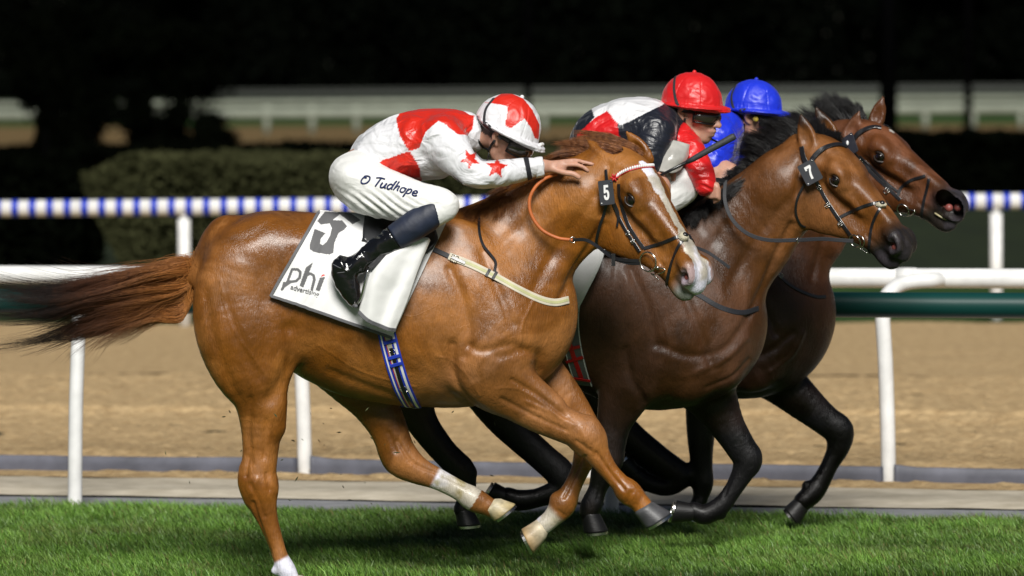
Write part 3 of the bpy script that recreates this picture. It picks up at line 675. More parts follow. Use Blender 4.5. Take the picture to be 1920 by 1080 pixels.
def hair_mat(name, c, c2, rough=0.42):
    m, nt, b = newmat(name); L = nt.links.new
    v = texco(nt, (3, 3, 3)); t = N(nt, 'ShaderNodeTexNoise', i_Scale=18.0, i_Detail=3.0); L(v, t.inputs['Vector'])
    r = N(nt, 'ShaderNodeValToRGB'); r.color_ramp.elements[0].position = .35; r.color_ramp.elements[1].position = .68; r.color_ramp.elements[0].color = (*c, 1); r.color_ramp.elements[1].color = (*c2, 1)
    L(t.outputs['Fac'], r.inputs[0]); L(r.outputs[0], b.inputs['Base Color']); b.inputs['Roughness'].default_value = rough; b.inputs['Specular IOR Level'].default_value = .5
    return m
HAIR_RED = hair_mat('chestnut_mane_hair', (0.17, 0.056, 0.016), (0.37, 0.15, 0.048))
HAIR_BLACK = hair_mat('black_mane_hair', (0.003, 0.0028, 0.003), (0.014, 0.012, 0.012), 0.42)
HAIR_TAIL = hair_mat('tail_hair_dark', (0.018, 0.008, 0.005), (0.07, 0.026, 0.012))
def lock_strands(n, seed, rootcurve, tipcurve, midlift, spread, wav=0.01, rootspread=.01, k=4, clump=9):
    """roots along a curve, tips along another, bowed by midlift; hairs gather in locks"""
    rg = np.random.default_rng(seed); u = rg.random(n); nl = max(3, n // 110)
    rc = np.asarray(rootcurve, float); tc = np.asarray(tipcurve, float); ml = np.asarray(midlift, float)
    def at(c, u):
        x = u * (len(c) - 1); i = np.minimum(x.astype(int), len(c) - 2); f = (x - i)[:, None]; return c[i] * (1 - f) + c[i + 1] * f
    A = at(rc, u) + rg.normal(size=(n, 3)) * rootspread
    lk = np.floor(u * nl).astype(int); lt = (lk + .5) / nl; lo = rg.normal(size=(nl, 3))[lk] * spread
    ln = rg.uniform(.55, 1.05, nl)[lk] * rg.uniform(.8, 1.08, n)
    Bp = at(tc, np.clip(lt * .4 + u * .6, 0, 1)) + lo * .8 + rg.normal(size=(n, 3)) * spread * .6
    M = at(ml, u) if ml.ndim == 2 else np.broadcast_to(ml, (n, 3)); M = M + lo * .5 + rg.normal(size=(n, 3)) * .006
    ph = rg.uniform(0, 6.28, (nl, 3))[lk] + rg.normal(size=(n, 3)) * .25
    def f(t):
        tt = t * ln[:, None]
        p = A * (1 - tt) ** 2 + 2 * (A * .5 + Bp * .5 + M) * tt * (1 - tt) + Bp * tt ** 2
        return p + wav * t * np.sin(ph + t * 7.0)
    return A, f
def finish_body(F, yc, root, mat, grooves, colfn, smooth=3, name='body'):
    V, Fq = F.mesh(smooth); Nn = vnormals(V, Fq); V = tube_groove(V, Nn, [(*g, yc) for g in grooves])
    V = V + Nn * (0.0018 * fbm(V * 9.0, 3, 31) + 0.004 * noise(V * 3.1, 5))[:, None]
    C = colfn(V, Nn); o = mesh_obj(name, V, Fq, mat, root, col=C); return o
def line_w(V, a, b, wd):  # soft step along an axis a->b (1 beyond b)
    a = np.asarray(a); b = np.asarray(b); d = b - a; t = ((V - a) @ d) / (d @ d); t = np.clip(t, 0, 1); return t * t * (3 - 2 * t)
def near_w(V, pts, r, soft=.4):
    p = np.asarray(pts); d = np.full(len(V), 1e9)
    for a, b in zip(p[:-1], p[1:]):
        v = b - a; t = np.clip(((V - a) @ v) / (v @ v + 1e-12), 0, 1); d = np.minimum(d, np.linalg.norm(V - a - t[:, None] * v, axis=1))
    return np.clip((r * (1 + soft) - d) / (r * soft * 2), 0, 1)
# ================================================================== horse with number 5 (chestnut, nearest)
Y1 = 0.0
F1 = Field((-1.45, -.46, -.02), (.93, .36, 2.02), 0.0058)
h1 = empty('racehorse', 'chestnut racehorse with a white blaze, nearest the camera, wearing number 5', 'horse', 'racehorses galloping side by side')
A = lambda l, k=.03, y=Y1, F=F1: F.add(nodes_px(l, y), k)
# trunk
A([(452, 482, 72, 0, .85), (500, 496, 100, 0, .88), (552, 520, 124, 0, .82), (610, 552, 150, 0, .72), (665, 572, 166, 0, .70), (730, 585, 172, 0, .70), (800, 590, 174, 0, .68), (865, 588, 176, 0, .60), (920, 583, 165, 0, .56), (945, 585, 116, 0, .66), (962, 590, 60, 0, 1)], .05)
A([(820, 470, 62, 0, .45), (870, 448, 52, 0, .42), (920, 440, 50, 0, .5)], .07)                      # withers
A([(430, 470, 55, 0, 1), (405, 520, 50, 0, 1)], .05)
# neck
A([(905, 540, 134, 0, .52), (955, 470, 105, -.01, .46), (1024, 420, 94, -.02, .46), (1080, 388, 84, -.03, .50), (1125, 365, 74, -.035, .58)], .07)
A([(1000, 372, 26, 0, .8), (1060, 340, 26, -.01, .8), (1120, 310, 24, -.02, .8)], .05)                # crest
A([(1098, 440, 24, -.05, 1), (1056, 494, 23, -.05, 1), (1006, 548, 28, -.05, 1)], .05)                # jugular edge
# chest
for sd in (-1, 1):
    A([(946, 560, 60, .09 * sd, .9), (964, 620, 54, .10 * sd, .9), (950, 680, 48, .09 * sd, .9)], .05)
    A([(850, 470, 60, .13 * sd, .45), (890, 560, 70, .17 * sd, .42), (925, 640, 72, .18 * sd, .45), (925, 700, 60, .17 * sd, .6)], .06)  # shoulder
    A([(940, 600, 44, .17 * sd, .8), (905, 660, 52, .185 * sd, .7), (880, 700, 40, .18 * sd, .7)], .05)      # triceps
    A([(500, 470, 64, .10 * sd, .8), (560, 480, 50, .12 * sd, .8)], .06)                                  # hip
# near hind (standing)
A([(462, 500, 78, -.11, .75), (446, 560, 84, -.14, .62), (455, 620, 88, -.155, .60), (470, 680, 76, -.155, .62), (486, 735, 56, -.15, .70), (491, 790, 44, -.145, .72), (489, 845, 37, -.14, .72), (485, 885, 37, -.14, .78), (487, 912, 39, -.14, .8), (491, 940, 31, -.14, .85), (502, 975, 24, -.14, .85), (516, 1015, 20, -.14, .9), (526, 1045, 20, -.14, 1), (536, 1068, 24, -.14, .95), (548, 1088, 20, -.14, 1)], .04)
A([(520, 560, 66, -.14, .6), (530, 620, 58, -.16, .6), (515, 670, 42, -.16, .6)], .05)
A([(462, 880, 16, -.14, .9), (458, 905, 15, -.14, .9), (468, 940, 12, -.14, .9)], .02)
A([(508, 760, 30, -.15, .8), (515, 800, 24, -.145, .8)], .03)
# far hind (swinging forward)
A([(560, 540, 92, .11, .65), (610, 620, 88, .13, .60), (655, 690, 64, .14, .66), (695, 745, 50, .14, .72), (724, 795, 40, .14, .75), (740, 835, 37, .14, .78), (752, 860, 38, .14, .8), (780, 880, 30, .14, .85), (820, 898, 25, .14, .85), (862, 920, 23, .14, .9), (888, 936, 26, .14, .95), (912, 948, 23, .14, 1), (925, 955, 22, .14, 1)], .04)
A([(722, 846, 15, .14, .9), (735, 872, 13, .14, .9)], .02)
# near fore
A([(900, 660, 78, -.15, .55), (925, 705, 66, -.15, .60), (965, 738, 54, -.14, .66), (1010, 770, 45, -.135, .72), (1050, 793, 38, -.13, .78), (1085, 808, 37, -.13, .82), (1104, 822, 37, -.13, .82), (1118, 848, 28, -.13, .82), (1140, 880, 23, -.13, .85), (1162, 905, 23, -.13, .88), (1178, 922, 27, -.13, .92), (1195, 938, 24, -.13, .95), (1207, 952, 23, -.13, 1)], .03)
A([(935, 690, 30, -.18, .8), (985, 718, 26, -.165, .9), (1040, 758, 20, -.15, .9)], .035)
A([(1106, 796, 20, -.13, .9), (1118, 818, 16, -.13, .9)], .02)
A([(1078, 836, 12, -.13, .8), (1088, 846, 10, -.13, .8)], .02); A([(1166, 926, 12, -.13, .8), (1174, 936, 11, -.13, .8)], .015); A([(1042, 934, 12, .11, .8)], .015); A([(516, 1070, 12, -.14, .8)], .015)
# far fore
A([(960, 650, 70, .12, .6), (1010, 700, 52, .12, .66), (1050, 738, 42, .12, .72), (1080, 778, 36, .12, .78), (1100, 815, 34, .11, .8), (1101, 840, 30, .11, .82), (1088, 880, 23, .11, .85), (1072, 915, 22, .11, .88), (1056, 946, 27, .11, .92), (1036, 970, 23, .11, .95), (1020, 984, 22, .11, 1)], .03)
# belly tuck, dock of tail
A([(600, 600, 96, 0, .75), (680, 640, 96, 0, .75)], .05)
A([(425, 440, 34, 0, .9), (395, 482, 27, 0, .9), (368, 510, 18, 0, 1), (335, 525, 10, 0, 1)], .04)
# head
H1 = Head(1160, 290, Y1 - .05, math.radians(38), math.radians(46), L=1.06)
A([(1110, 372, 78, -.04, .62), (1150, 350, 66, -.045, .8)], .06)
head_sdf(F1, H1)
ear_px(F1, H1, 1, (1168, 312), (1098, 254), Y1 - .10, Y1 - .02, H1.u * .9 - H1.w * .15 + H1.v * .3)
ear_px(F1, H1, -1, (1212, 296), (1172, 246), Y1 + .01, Y1 + .03, H1.w * .9 + H1.u * .2)
# grooves: (px polyline, depth, width, y sign)
G1 = [
 ([(548, 610), (552, 660), (535, 705), (512, 740)], .014, .030, -1), ([(392, 540), (405, 610), (428, 680), (452, 735)], .006, .022, -1),
 ([(430, 560), (462, 640), (490, 700)], .005, .024, -1), ([(500, 560), (505, 620), (498, 690)], .003, .02, -1),
 ([(476, 740), (472, 800), (476, 860)], .008, .014, -1), ([(505, 780), (500, 850)], .005, .010, -1), ([(476, 900), (488, 925), (500, 960)], .006, .010, -1), ([(480, 935), (494, 985), (510, 1030)], .008, .009, -1), ([(470, 850), (466, 885)], .008, .010, -1), ([(486, 890), (478, 915)], -.006, .012, -1), ([(505, 880), (510, 910)], .006, .010, -1),
 ([(560, 470), (545, 540), (548, 610)], .008, .035, -1), ([(410, 450), (470, 440), (530, 400)], .004, .02, -1),
 ([(845, 500), (870, 560), (880, 620), (872, 660)], .010, .022, -1), ([(905, 470), (935, 540), (960, 600)], .010, .022, -1), ([(880, 640), (905, 650), (960, 640), (1000, 660)], .009, .018, -1),
 ([(850, 640), (850, 690), (872, 740), (905, 770)], .014, .020, -1), ([(935, 660), (1000, 650), (1010, 690)], .008, .02, -1),
 ([(940, 740), (1000, 772), (1060, 800)], .006, .010, -1), ([(960, 705), (1010, 735), (1060, 775)], .007, .010, -1), ([(985, 745), (1030, 765), (1075, 790)], -.004, .008, -1),
 ([(1116, 842), (1146, 884), (1168, 910)], .008, .008, -1), ([(1080, 820), (1105, 838)], .005, .009, -1), ([(1090, 795), (1096, 818)], -.004, .010, -1), ([(1182, 915), (1172, 935)], .004, .008, -1),
 ([(1096, 850), (1078, 895), (1058, 935)], .008, .008, 0), ([(1045, 960), (1058, 968)], .005, .008, 0),
 ([(745, 830), (775, 872), (830, 896), (870, 916)], .007, .008, 0), ([(728, 815), (742, 850)], .006, .010, 0),
 ([(1128, 420), (1105, 460), (1080, 505), (1050, 560)], .012, .018, -1), ([(1000, 400), (960, 440), (930, 470)], .006, .03, -1), ([(1135, 340), (1090, 400), (1040, 470), (1000, 540)], .006, .022, -1),
 ([(1140, 310), (1132, 350), (1128, 400)], .010, .018, -1),
 ([(620, 690), (680, 715), (760, 745)], .006, .018, -1), ([(640, 520), (660, 600), (700, 660)], -.003, .05, -1),
 ([(420, 520), (440, 600), (480, 660), (500, 690)], -.0025, .005, -1), ([(900, 735), (880, 700), (850, 670), (820, 660)], -.0025, .005, -1), ([(600, 640), (680, 690), (780, 720)], -.002, .005, -1), ([(1000, 560), (980, 600), (975, 640)], -.003, .006, -1),
 ([(930, 720), (970, 722), (1020, 752), (1070, 795)], -.0025, .004, -1),
]
for k in range(9):   # ribs
    x = 600 + k * 27; G1.append(([(x + 6, 500), (x, 570), (x + 12, 640), (x + 40, 700)], .0006, .012, -1))
def col_h1(V, Nn):
    base = np.array([0.275, 0.099, 0.013]); C = np.tile(base, (len(V), 1))
    n = fbm(V * 2.6, 4, 3); C *= (1 + .42 * n)[:, None]
    n2 = np.clip(fbm(V * 1.3 + 9, 3, 12) * 1.6 + .2, 0, 1)[:, None]; C = C * (1 - n2 * .35) + np.array([0.33, 0.16, 0.07]) * n2 * .35
    u, v, w = H1.loc(V); hd = (u > -.02) & (u < .75) & (v > -.40) & (v < .15) & (np.abs(w) < .13)
    white = np.array([0.72, 0.69, 0.64]); jag = .006 * noise(V * 60, 4)
    wid = np.interp(u, [.09, .12, .20, .30, .42, .47, .54, .60, .66], [.0, .026, .032, .020, .018, .030, .038, .054, .056])
    cw = np.interp(u, [.1, .66], [.010, .005])
    bl = hd & (np.abs(w - cw) < wid + jag) & (v > np.interp(u, [.1, .5, .58, .64], [-.02, -.04, -.075, -.11])) & (u > .10)
    C[bl] = white
    # grey muzzle skin and pink
    mz = hd * np.clip((u - .545) / .05, 0, 1) * np.clip((-.045 - v) / .03, 0, 1) * (~bl)
    C = C * (1 - mz[:, None] * .85) + np.array([.20, .20, .18]) * mz[:, None] * .85
    lp = hd * np.clip((u - .57) / .04, 0, 1) * np.clip((-.115 - v) / .02, 0, 1); C = C * (1 - lp[:, None] * .6) + np.array([.14, .17, .09]) * lp[:, None] * .6
    pk = hd * np.clip((u - .56) / .04, 0, 1) * np.clip((v + .12) / .03, 0, 1) * (~bl); C = C * (1 - pk[:, None] * .6) + np.array([.50, .40, .36]) * pk[:, None] * .6
    ns = np.linalg.norm(V - H1(.594, -.060, .062), axis=1); k = (np.clip((.036 - ns) / .010, 0, 1) * .8)[:, None]; C = C * (1 - k) + np.array([.22, .16, .15]) * k
    k = np.clip((.021 - np.linalg.norm(V - H1(.590, -.060, .052), axis=1)) / .007, 0, 1)[:, None]; C = C * (1 - k) + np.array([.38, .11, .10]) * k
    e = np.linalg.norm(V - H1(.218, -.024, .082), axis=1); k = (np.clip((.034 - e) / .016, 0, 1) * .8)[:, None]; C = C * (1 - k) + np.array([.05, .035, .028]) * k
    # socks
    def sock(a, b, r, c=white, dirt=True):
        a = P(*a); b = P(*b); t = line_w(V, a, b, 0); m = near_w(V, [a + (b - a) * 0, b + (b - a) * 3.5], r, .6) > .1
        k = (t * m)[:, None]; cc = np.tile(c, (len(V), 1)); d = np.clip(fbm(V * 22, 3, 8) * 2.2 - .1, 0, 1)[:, None] * (.75 if dirt else .2); cc = cc * (1 - d) + np.array([.36, .30, .10]) * d
        return C * (1 - k) + cc * k
    C = sock((812, 893, .14), (820, 897, .14), .085)
    C = sock((1046, 957, .11), (1036, 966, .11), .09)
    C = sock((524, 1046, -.14), (527, 1052, -.14), .10, dirt=False)
    # darker knees, hocks and inside
    for p, r in (((1102, 812, -.13), .05), ((487, 905, -.14), .06), ((485, 960, -.14), .06), ((745, 850, .14), .05), ((1170, 915, -.13), .04)):
        k = (np.clip(1.4 - np.linalg.norm(V - P(*p), axis=1) / r, 0, 1) * .35)[:, None]; C = C * (1 - k) + np.array([.12, .042, .016]) * k
    for p, r in (((893, 942, .14), .030), ((1197, 930, -.13), .018)):
        k = (np.clip(1.5 - np.linalg.norm(V - P(*p), axis=1) / r, 0, 1) * .8)[:, None]; C = C * (1 - k) + np.array([.15, .17, .02]) * k
    return np.clip(C, 0.002, .85)
finish_body(F1, Y1, h1, COAT, G1, col_h1)
def hd(px, py, y, Y): return P(px, py, Y + y)
TAN = (.34, .25, .13); DK = (.045, .045, .05)
hoof(h1, hd(548, 1092, -.14, Y1), hd(568, 1116, -.14, Y1), (1, 0, .2), .050, .060, (.4, .36, .3), (.2, .17, .12))
hoof(h1, hd(922, 948, .14, Y1), hd(938, 968, .14, Y1), (1, 0, .05), .050, .056, (.55, .48, .33), (.42, .33, .16))
hoof(h1, hd(1206, 953, -.13, Y1), hd(1224, 982, -.13, Y1), (1, 0, .1), .052, .062, (.075, .075, .08), (.05, .05, .055), 'dark grey front hoof')
hoof(h1, hd(1015, 990, .11, Y1), hd(984, 1005, .11, Y1), (-.35, 0, -1), .050, .056, (.60, .52, .38), (.35, .24, .12))
def eyes(H, root):
    for sd in (1, -1):
        c = H(.218, -.026, .0930 * sd); ball('eye', c, .0265, EYEM, root)
        ball('nostril_lining', H(.598, -.066, .040 * sd), .019, NOSEPINK, root, n=10)
        # lids: two arcs
        m = MB()
        for s2, nm in ((1, 0), (-1, 1)):
            t = np.linspace(-1.15, 1.15, 13); p = H(.218 + .030 * np.sin(t), -.026 + s2 * .019 * np.cos(t), (.113 - .014 * np.abs(np.sin(t)) ** 2) * sd)
            m.tube(p, .0050 if s2 > 0 else .0038, 8)
        m.obj('eyelid', LIDSKIN, root)
LIDSKIN = simple('dark_eyelid_skin', (0.03, 0.022, 0.018), rough=.3)
eyes(H1, h1)
# ================================================================== horse with number 7 (bay, middle)
def bay_cols(H, base, headc, legpts, star=False):
    def fn(V, Nn):
        C = np.tile(np.array(base), (len(V), 1)); n = fbm(V * 2.6, 4, 3); C *= (1 + .35 * n)[:, None]
        u, v, w = H.loc(V); hd_ = (u > -.05) & (u < .75) & (v > -.42) & (v < .16) & (np.abs(w) < .14)
        k = np.clip((V[:, 0] - (H.o[0] - .45)) / .4, 0, 1)[:, None] * np.clip((V[:, 2] - 1.1) / .25, 0, 1)[:, None]
        C = C * (1 - k) + np.array(headc) * (1 + .3 * n)[:, None] * k
        blk = np.array([.0035, .003, .003])
        k = np.clip((.93 - V[:, 2] + .05 * n) / .35, 0, 1); ll = np.zeros(len(V))
        for pts in legpts:
            ll = np.maximum(ll, near_w(V, pts, .21, .2))
        k = (ll * k ** .7)[:, None]; C = C * (1 - k) + blk * k
        mz = (hd_ * np.clip((u - .47) / .09 + np.clip((-.09 - v) / .05, 0, 1) * .3, 0, 1))[:, None]; C = C * (1 - mz) + np.array([.034, .028, .027]) * mz
        ns = np.linalg.norm(V - H(.592, -.060, .055), axis=1); kk = np.clip((.022 - ns) / .008, 0, 1)[:, None]; C = C * (1 - kk) + np.array([.20, .06, .05]) * kk
        e = np.linalg.norm(V - H(.218, -.024, .082), axis=1); kk = (np.clip((.040 - e) / .018, 0, 1) * .85)[:, None]; C = C * (1 - kk) + np.array([.02, .016, .015]) * kk
        ert = (np.clip((-.03 - u) / .05, 0, 1) * (np.abs(w) < .16) * (v > .03))[:, None]; C = C * (1 - ert * .8) + blk * 2 * ert * .8
        if star: 
            s_ = hd_ & (np.hypot(u - .16, (w + .01) * 1.3) < .017 + .006 * noise(V * 60, 4)) & (v > .02); C[s_] = .6
        return np.clip(C, .002, .8)
    return fn
Y2 = 0.95
F2 = Field((-.62, Y2 - .40, -.02), (1.78, Y2 + .36, 2.12), 0.0072)
h2 = empty('racehorse', 'dark bay racehorse with number 7 tag, between the chestnut and the rightmost bay', 'horse', 'racehorses galloping side by side')
A2 = lambda l, k=.03: F2.add(nodes_px(l, Y2), k)
A2([(790, 500, 62, 0, .85), (850, 500, 100, 0, .85), (930, 530, 130, 0, .78), (1010, 555, 155, 0, .74), (1080, 560, 158, 0, .72), (1140, 575, 165, 0, .70), (1205, 590, 178, 0, .62), (1262, 598, 168, 0, .58), (1305, 605, 132, 0, .62), (1332, 612, 82, 0, .9)], .05)
A2([(1180, 470, 60, 0, .5), (1230, 440, 50, 0, .5)], .06)
A2([(1262, 535, 132, 0, .52), (1325, 495, 110, -.01, .46), (1385, 450, 98, -.02, .46), (1432, 404, 82, -.03, .5), (1475, 365, 72, -.035, .58)], .07)
A2([(1330, 398, 24, 0, .8), (1400, 345, 24, -.01, .8), (1470, 300, 24, -.02, .8)], .05)
A2([(1443, 438, 24, -.05, 1), (1420, 506, 25, -.05, 1), (1385, 568, 30, -.05, 1)], .05)
for sd in (-1, 1):
    A2([(1330, 575, 60, .09 * sd, .9), (1350, 630, 54, .10 * sd, .9), (1345, 690, 50, .09 * sd, .9)], .05)
    A2([(1200, 480, 60, .13 * sd, .45), (1240, 565, 70, .165 * sd, .42), (1285, 645, 70, .175 * sd, .45), (1290, 700, 58, .16 * sd, .6)], .06)
    A2([(1290, 600, 44, .165 * sd, .8), (1250, 665, 52, .175 * sd, .7), (1215, 710, 45, .17 * sd, .7)], .05)
# fore legs: D straight down (near), F folded (far)
A2([(1190, 690, 66, -.14, .6), (1170, 740, 52, -.14, .65), (1152, 790, 38, -.13, .72), (1143, 835, 34, -.13, .78), (1140, 862, 33, -.13, .8), (1130, 890, 26, -.13, .82), (1120, 918, 22, -.13, .85), (1110, 945, 25, -.13, .9), (1105, 962, 23, -.13, 1)], .04)
A2([(1290, 690, 68, .12, .6), (1330, 740, 52, .12, .65), (1362, 795, 36, .12, .74), (1390, 840, 31, .12, .8), (1402, 862, 31, .12, .82), (1392, 888, 25, .12, .85), (1372, 922, 21, .12, .88), (1350, 950, 23, .12, .9), (1322, 965, 24, .12, .95), (1300, 958, 22, .12, 1)], .04)
# hind legs: A, B
A2([(800, 600, 90, -.12, .6), (780, 690, 64, -.13, .65), (775, 745, 44, -.13, .7), (790, 790, 33, -.13, .75), (828, 842, 28, -.13, .78), (862, 878, 28, -.13, .8), (874, 905, 24, -.13, .85), (872, 935, 20, -.13, .9), (868, 955, 22, -.13, 1)], .04)
A2([(900, 620, 90, .12, .6), (920, 710, 64, .13, .65), (940, 775, 42, .13, .7), (968, 812, 34, .13, .75), (1015, 855, 31, .13, .78), (1050, 888, 31, .13, .8), (1052, 915, 26, .13, .82), (1012, 932, 23, .13, .85), (975, 938, 25, .13, .9), (952, 932, 24, .13, 1)], .04)
A2([(1050, 876, 15, .13, .9), (1066, 892, 14, .13, .9)], .02); A2([(872, 870, 14, -.13, .9), (884, 885, 13, -.13, .9)], .02)
A2([(1153, 850, 11, -.13, .8), (1150, 868, 10, -.13, .8)], .02); A2([(1414, 852, 12, .12, .8), (1414, 868, 10, .12, .8)], .02); A2([(1352, 966, 12, .12, .8)], .015)
H2 = Head(1533, 266, Y2 - .05, math.radians(35), math.radians(41), L=1.03)
A2([(1478, 352, 72, -.04, .62), (1520, 330, 62, -.045, .8)], .06)
head_sdf(F2, H2)
ear_px(F2, H2, 1, (1520, 284), (1500, 212), Y2 - .12, Y2 - .10, H2.w + H2.u * .5)
ear_px(F2, H2, -1, (1562, 270), (1530, 200), Y2 + .02, Y2 + .05, H2.w * .6 + H2.u)
G2 = [([(1180, 500), (1210, 570), (1225, 640)], .010, .022, -1), ([(1250, 480), (1280, 550), (1310, 620), (1330, 680)], .012, .022, -1), ([(1235, 640), (1290, 660), (1350, 650), (1395, 600)], .010, .02, -1),
      ([(1170, 650), (1180, 700), (1205, 745)], .012, .02, -1), ([(1480, 420), (1455, 470), (1430, 530), (1400, 590)], .012, .018, -1), ([(1360, 420), (1330, 460), (1290, 490)], .006, .03, -1),
      ([(1500, 350), (1450, 400), (1400, 470), (1360, 540)], .006, .022, -1), ([(1500, 300), (1490, 350), (1485, 400)], .010, .018, -1),
      ([(1300, 690), (1350, 670), (1395, 630)], -.006, .014, -1), ([(1320, 720), (1370, 700), (1400, 670)], .006, .010, -1), ([(1130, 880), (1118, 930)], .004, .007, 0), ([(1385, 870), (1360, 935)], .004, .007, 0),
      ([(1230, 560), (1250, 640), (1240, 700)], -.003, .006, -1), ([(1150, 470), (1160, 560), (1180, 640)], .004, .03, -1)]
leg2 = [PXa for PXa in [[P(*q) for q in l] for l in (
    [(1170, 740, Y2), (1143, 835, Y2), (1120, 918, Y2), (1105, 975, Y2)], [(1330, 740, Y2), (1402, 862, Y2), (1350, 950, Y2), (1280, 960, Y2)],
    [(780, 700, Y2), (828, 842, Y2), (874, 905, Y2), (868, 975, Y2)], [(930, 700, Y2), (1015, 855, Y2), (1056, 900, Y2), (975, 938, Y2), (930, 920, Y2)])]]
finish_body(F2, Y2, h2, COAT_DARK, G2, bay_cols(H2, (.078, .032, .012), (.17, .064, .014), leg2))
KB = (.007, .0065, .007)
hoof(h2, P(1105, 962, Y2 - .13), P(1108, 998, Y2 - .13), (.5, 0, .2), .046, .052, KB, KB)
hoof(h2, P(1300, 960, Y2 + .12), P(1266, 950, Y2 + .12), (0, 0, -1), .045, .051, KB, KB)
hoof(h2, P(868, 955, Y2 - .13), P(870, 985, Y2 - .13), (.3, 0, .0), .044, .050, KB, KB)
hoof(h2, P(952, 934, Y2 + .13), P(922, 915, Y2 + .13), (-.2, 0, -1), .045, .051, KB, KB)
eyes(H2, h2)
# ================================================================== rightmost horse (bay, farthest)
Y3 = 1.85
F3 = Field((-.30, Y3 - .38, -.02), (2.35, Y3 + .36, 2.22), 0.0078)
h3 = empty('racehorse', 'bay racehorse with a small white star, farthest from the camera at the right', 'horse', 'racehorses galloping side by side')
A3 = lambda l, k=.03: F3.add(nodes_px(l, Y3), k)
A3([(960, 490, 60, 0, .85), (1020, 500, 95, 0, .85), (1100, 515, 125, 0, .78), (1180, 535, 145, 0, .74), (1250, 545, 152, 0, .72), (1310, 560, 160, 0, .70), (1370, 578, 166, 0, .62), (1412, 588, 156, 0, .58), (1448, 595, 104, 0, .7), (1462, 598, 60, 0, 1)], .05)
A3([(1300, 460, 56, 0, .5), (1350, 430, 50, 0, .5)], .06)
A3([(1392, 515, 126, 0, .52), (1447, 470, 102, -.01, .46), (1500, 425, 92, -.02, .46), (1535, 375, 78, -.03, .5), (1560, 335, 68, -.035, .58)], .07)
A3([(1450, 375, 22, 0, .8), (1510, 310, 22, -.01, .8), (1560, 262, 22, -.02, .8)], .05)
for sd in (-1, 1):
    A3([(1450, 560, 58, .09 * sd, .9), (1464, 615, 54, .10 * sd, .9), (1450, 665, 48, .09 * sd, .9)], .05)
    A3([(1330, 470, 58, .13 * sd, .45), (1365, 550, 66, .165 * sd, .42), (1405, 625, 66, .175 * sd, .45), (1410, 680, 56, .16 * sd, .6)], .06)
A3([(1360, 660, 60, -.14, .6), (1330, 720, 48, -.14, .65), (1316, 775, 34, -.13, .72), (1314, 830, 28, -.13, .78), (1316, 875, 25, -.13, .8), (1318, 905, 25, -.13, .8), (1314, 930, 20, -.13, .85), (1308, 948, 20, -.13, 1)], .04)
A3([(1420, 670, 66, .12, .6), (1462, 712, 50, .12, .65), (1505, 752, 40, .12, .72), (1548, 788, 33, .12, .78), (1572, 808, 33, .12, .8), (1572, 838, 26, .12, .82), (1556, 872, 22, .12, .85), (1540, 902, 23, .12, .88), (1524, 924, 25, .12, .92), (1506, 940, 23, .12, 1)], .04)
A3([(1000, 600, 84, -.12, .6), (1060, 690, 60, -.13, .65), (1120, 760, 42, -.13, .7), (1180, 818, 33, -.13, .75), (1235, 862, 30, -.13, .78), (1272, 892, 28, -.13, .8), (1250, 912, 23, -.13, .82), (1215, 905, 22, -.13, .85), (1190, 890, 24, -.13, .9)], .04)
A3([(1060, 600, 84, .12, .6), (1100, 700, 56, .13, .65), (1150, 790, 36, .13, .75), (1195, 850, 30, .13, .78), (1215, 880, 28, .13, .8), (1210, 905, 23, .13, .82), (1180, 885, 22, .13, .85)], .04)
A3([(1586, 800, 12, .12, .8), (1588, 818, 10, .12, .8)], .02); A3([(1512, 910, 12, .12, .8)], .015)
H3 = Head(1606, 238, Y3 - .05, math.radians(35), math.radians(29.5), L=1.045)
A3([(1555, 330, 68, -.04, .62), (1590, 300, 58, -.045, .8)], .06)
head_sdf(F3, H3, .62)
ear_px(F3, H3, 1, (1590, 262), (1612, 206), Y3 - .12, Y3 - .13, H3.w + H3.u * .3)
ear_px(F3, H3, -1, (1640, 236), (1656, 180), Y3 + .02, Y3 + .02, H3.w * .9 + H3.u * .4)
G3 = [([(1380, 470), (1410, 540), (1450, 620)], .010, .022, -1), ([(1360, 640), (1420, 660), (1480, 620)], .008, .02, -1), ([(1560, 400), (1540, 450), (1520, 520)], .010, .018, -1), ([(1440, 690), (1480, 660), (1500, 620)], -.006, .012, -1), ([(1565, 830), (1538, 890)], .004, .007, 0)]
leg3 = [[P(*q) for q in l] for l in ([(1330, 720, Y3), (1314, 830, Y3), (1308, 960, Y3)], [(1462, 712, Y3), (1560, 800, Y3), (1530, 915, Y3), (1480, 965, Y3)], [(1060, 690, Y3), (1235, 862, Y3), (1276, 892, Y3), (1190, 885, Y3)], [(1100, 700, Y3), (1195, 850, Y3), (1180, 885, Y3)])]
finish_body(F3, Y3, h3, COAT_DARK, G3, bay_cols(H3, (.048, .019, .009), (.120, .042, .014), leg3, star=True))
hoof(h3, P(1308, 948, Y3 - .13), P(1302, 972, Y3 - .13), (.6, 0, .1), .045, .051, KB, (.3, .27, .2))
hoof(h3, P(1506, 940, Y3 + .12), P(1478, 962, Y3 + .12), (.2, 0, -1), .046, .053, KB, KB)
hoof(h3, P(1190, 888, Y3 - .13), P(1172, 862, Y3 - .13), (-1, 0, -.6), .045, .051, KB, KB)
hoof(h3, P(1180, 885, Y3 + .13), P(1160, 862, Y3 + .13), (-1, 0, -.6), .045, .051, KB, KB)
eyes(H3, h3)
m = MB()
m.tube([H3(.550, -.120, .043), H3(.575, -.121, .040), H3(.60, -.121, .034), H3(.618, -.119, .024)], .0042, 6)
m.obj('teeth', simple('teeth', (.50, .44, .26), rough=.3), h3)
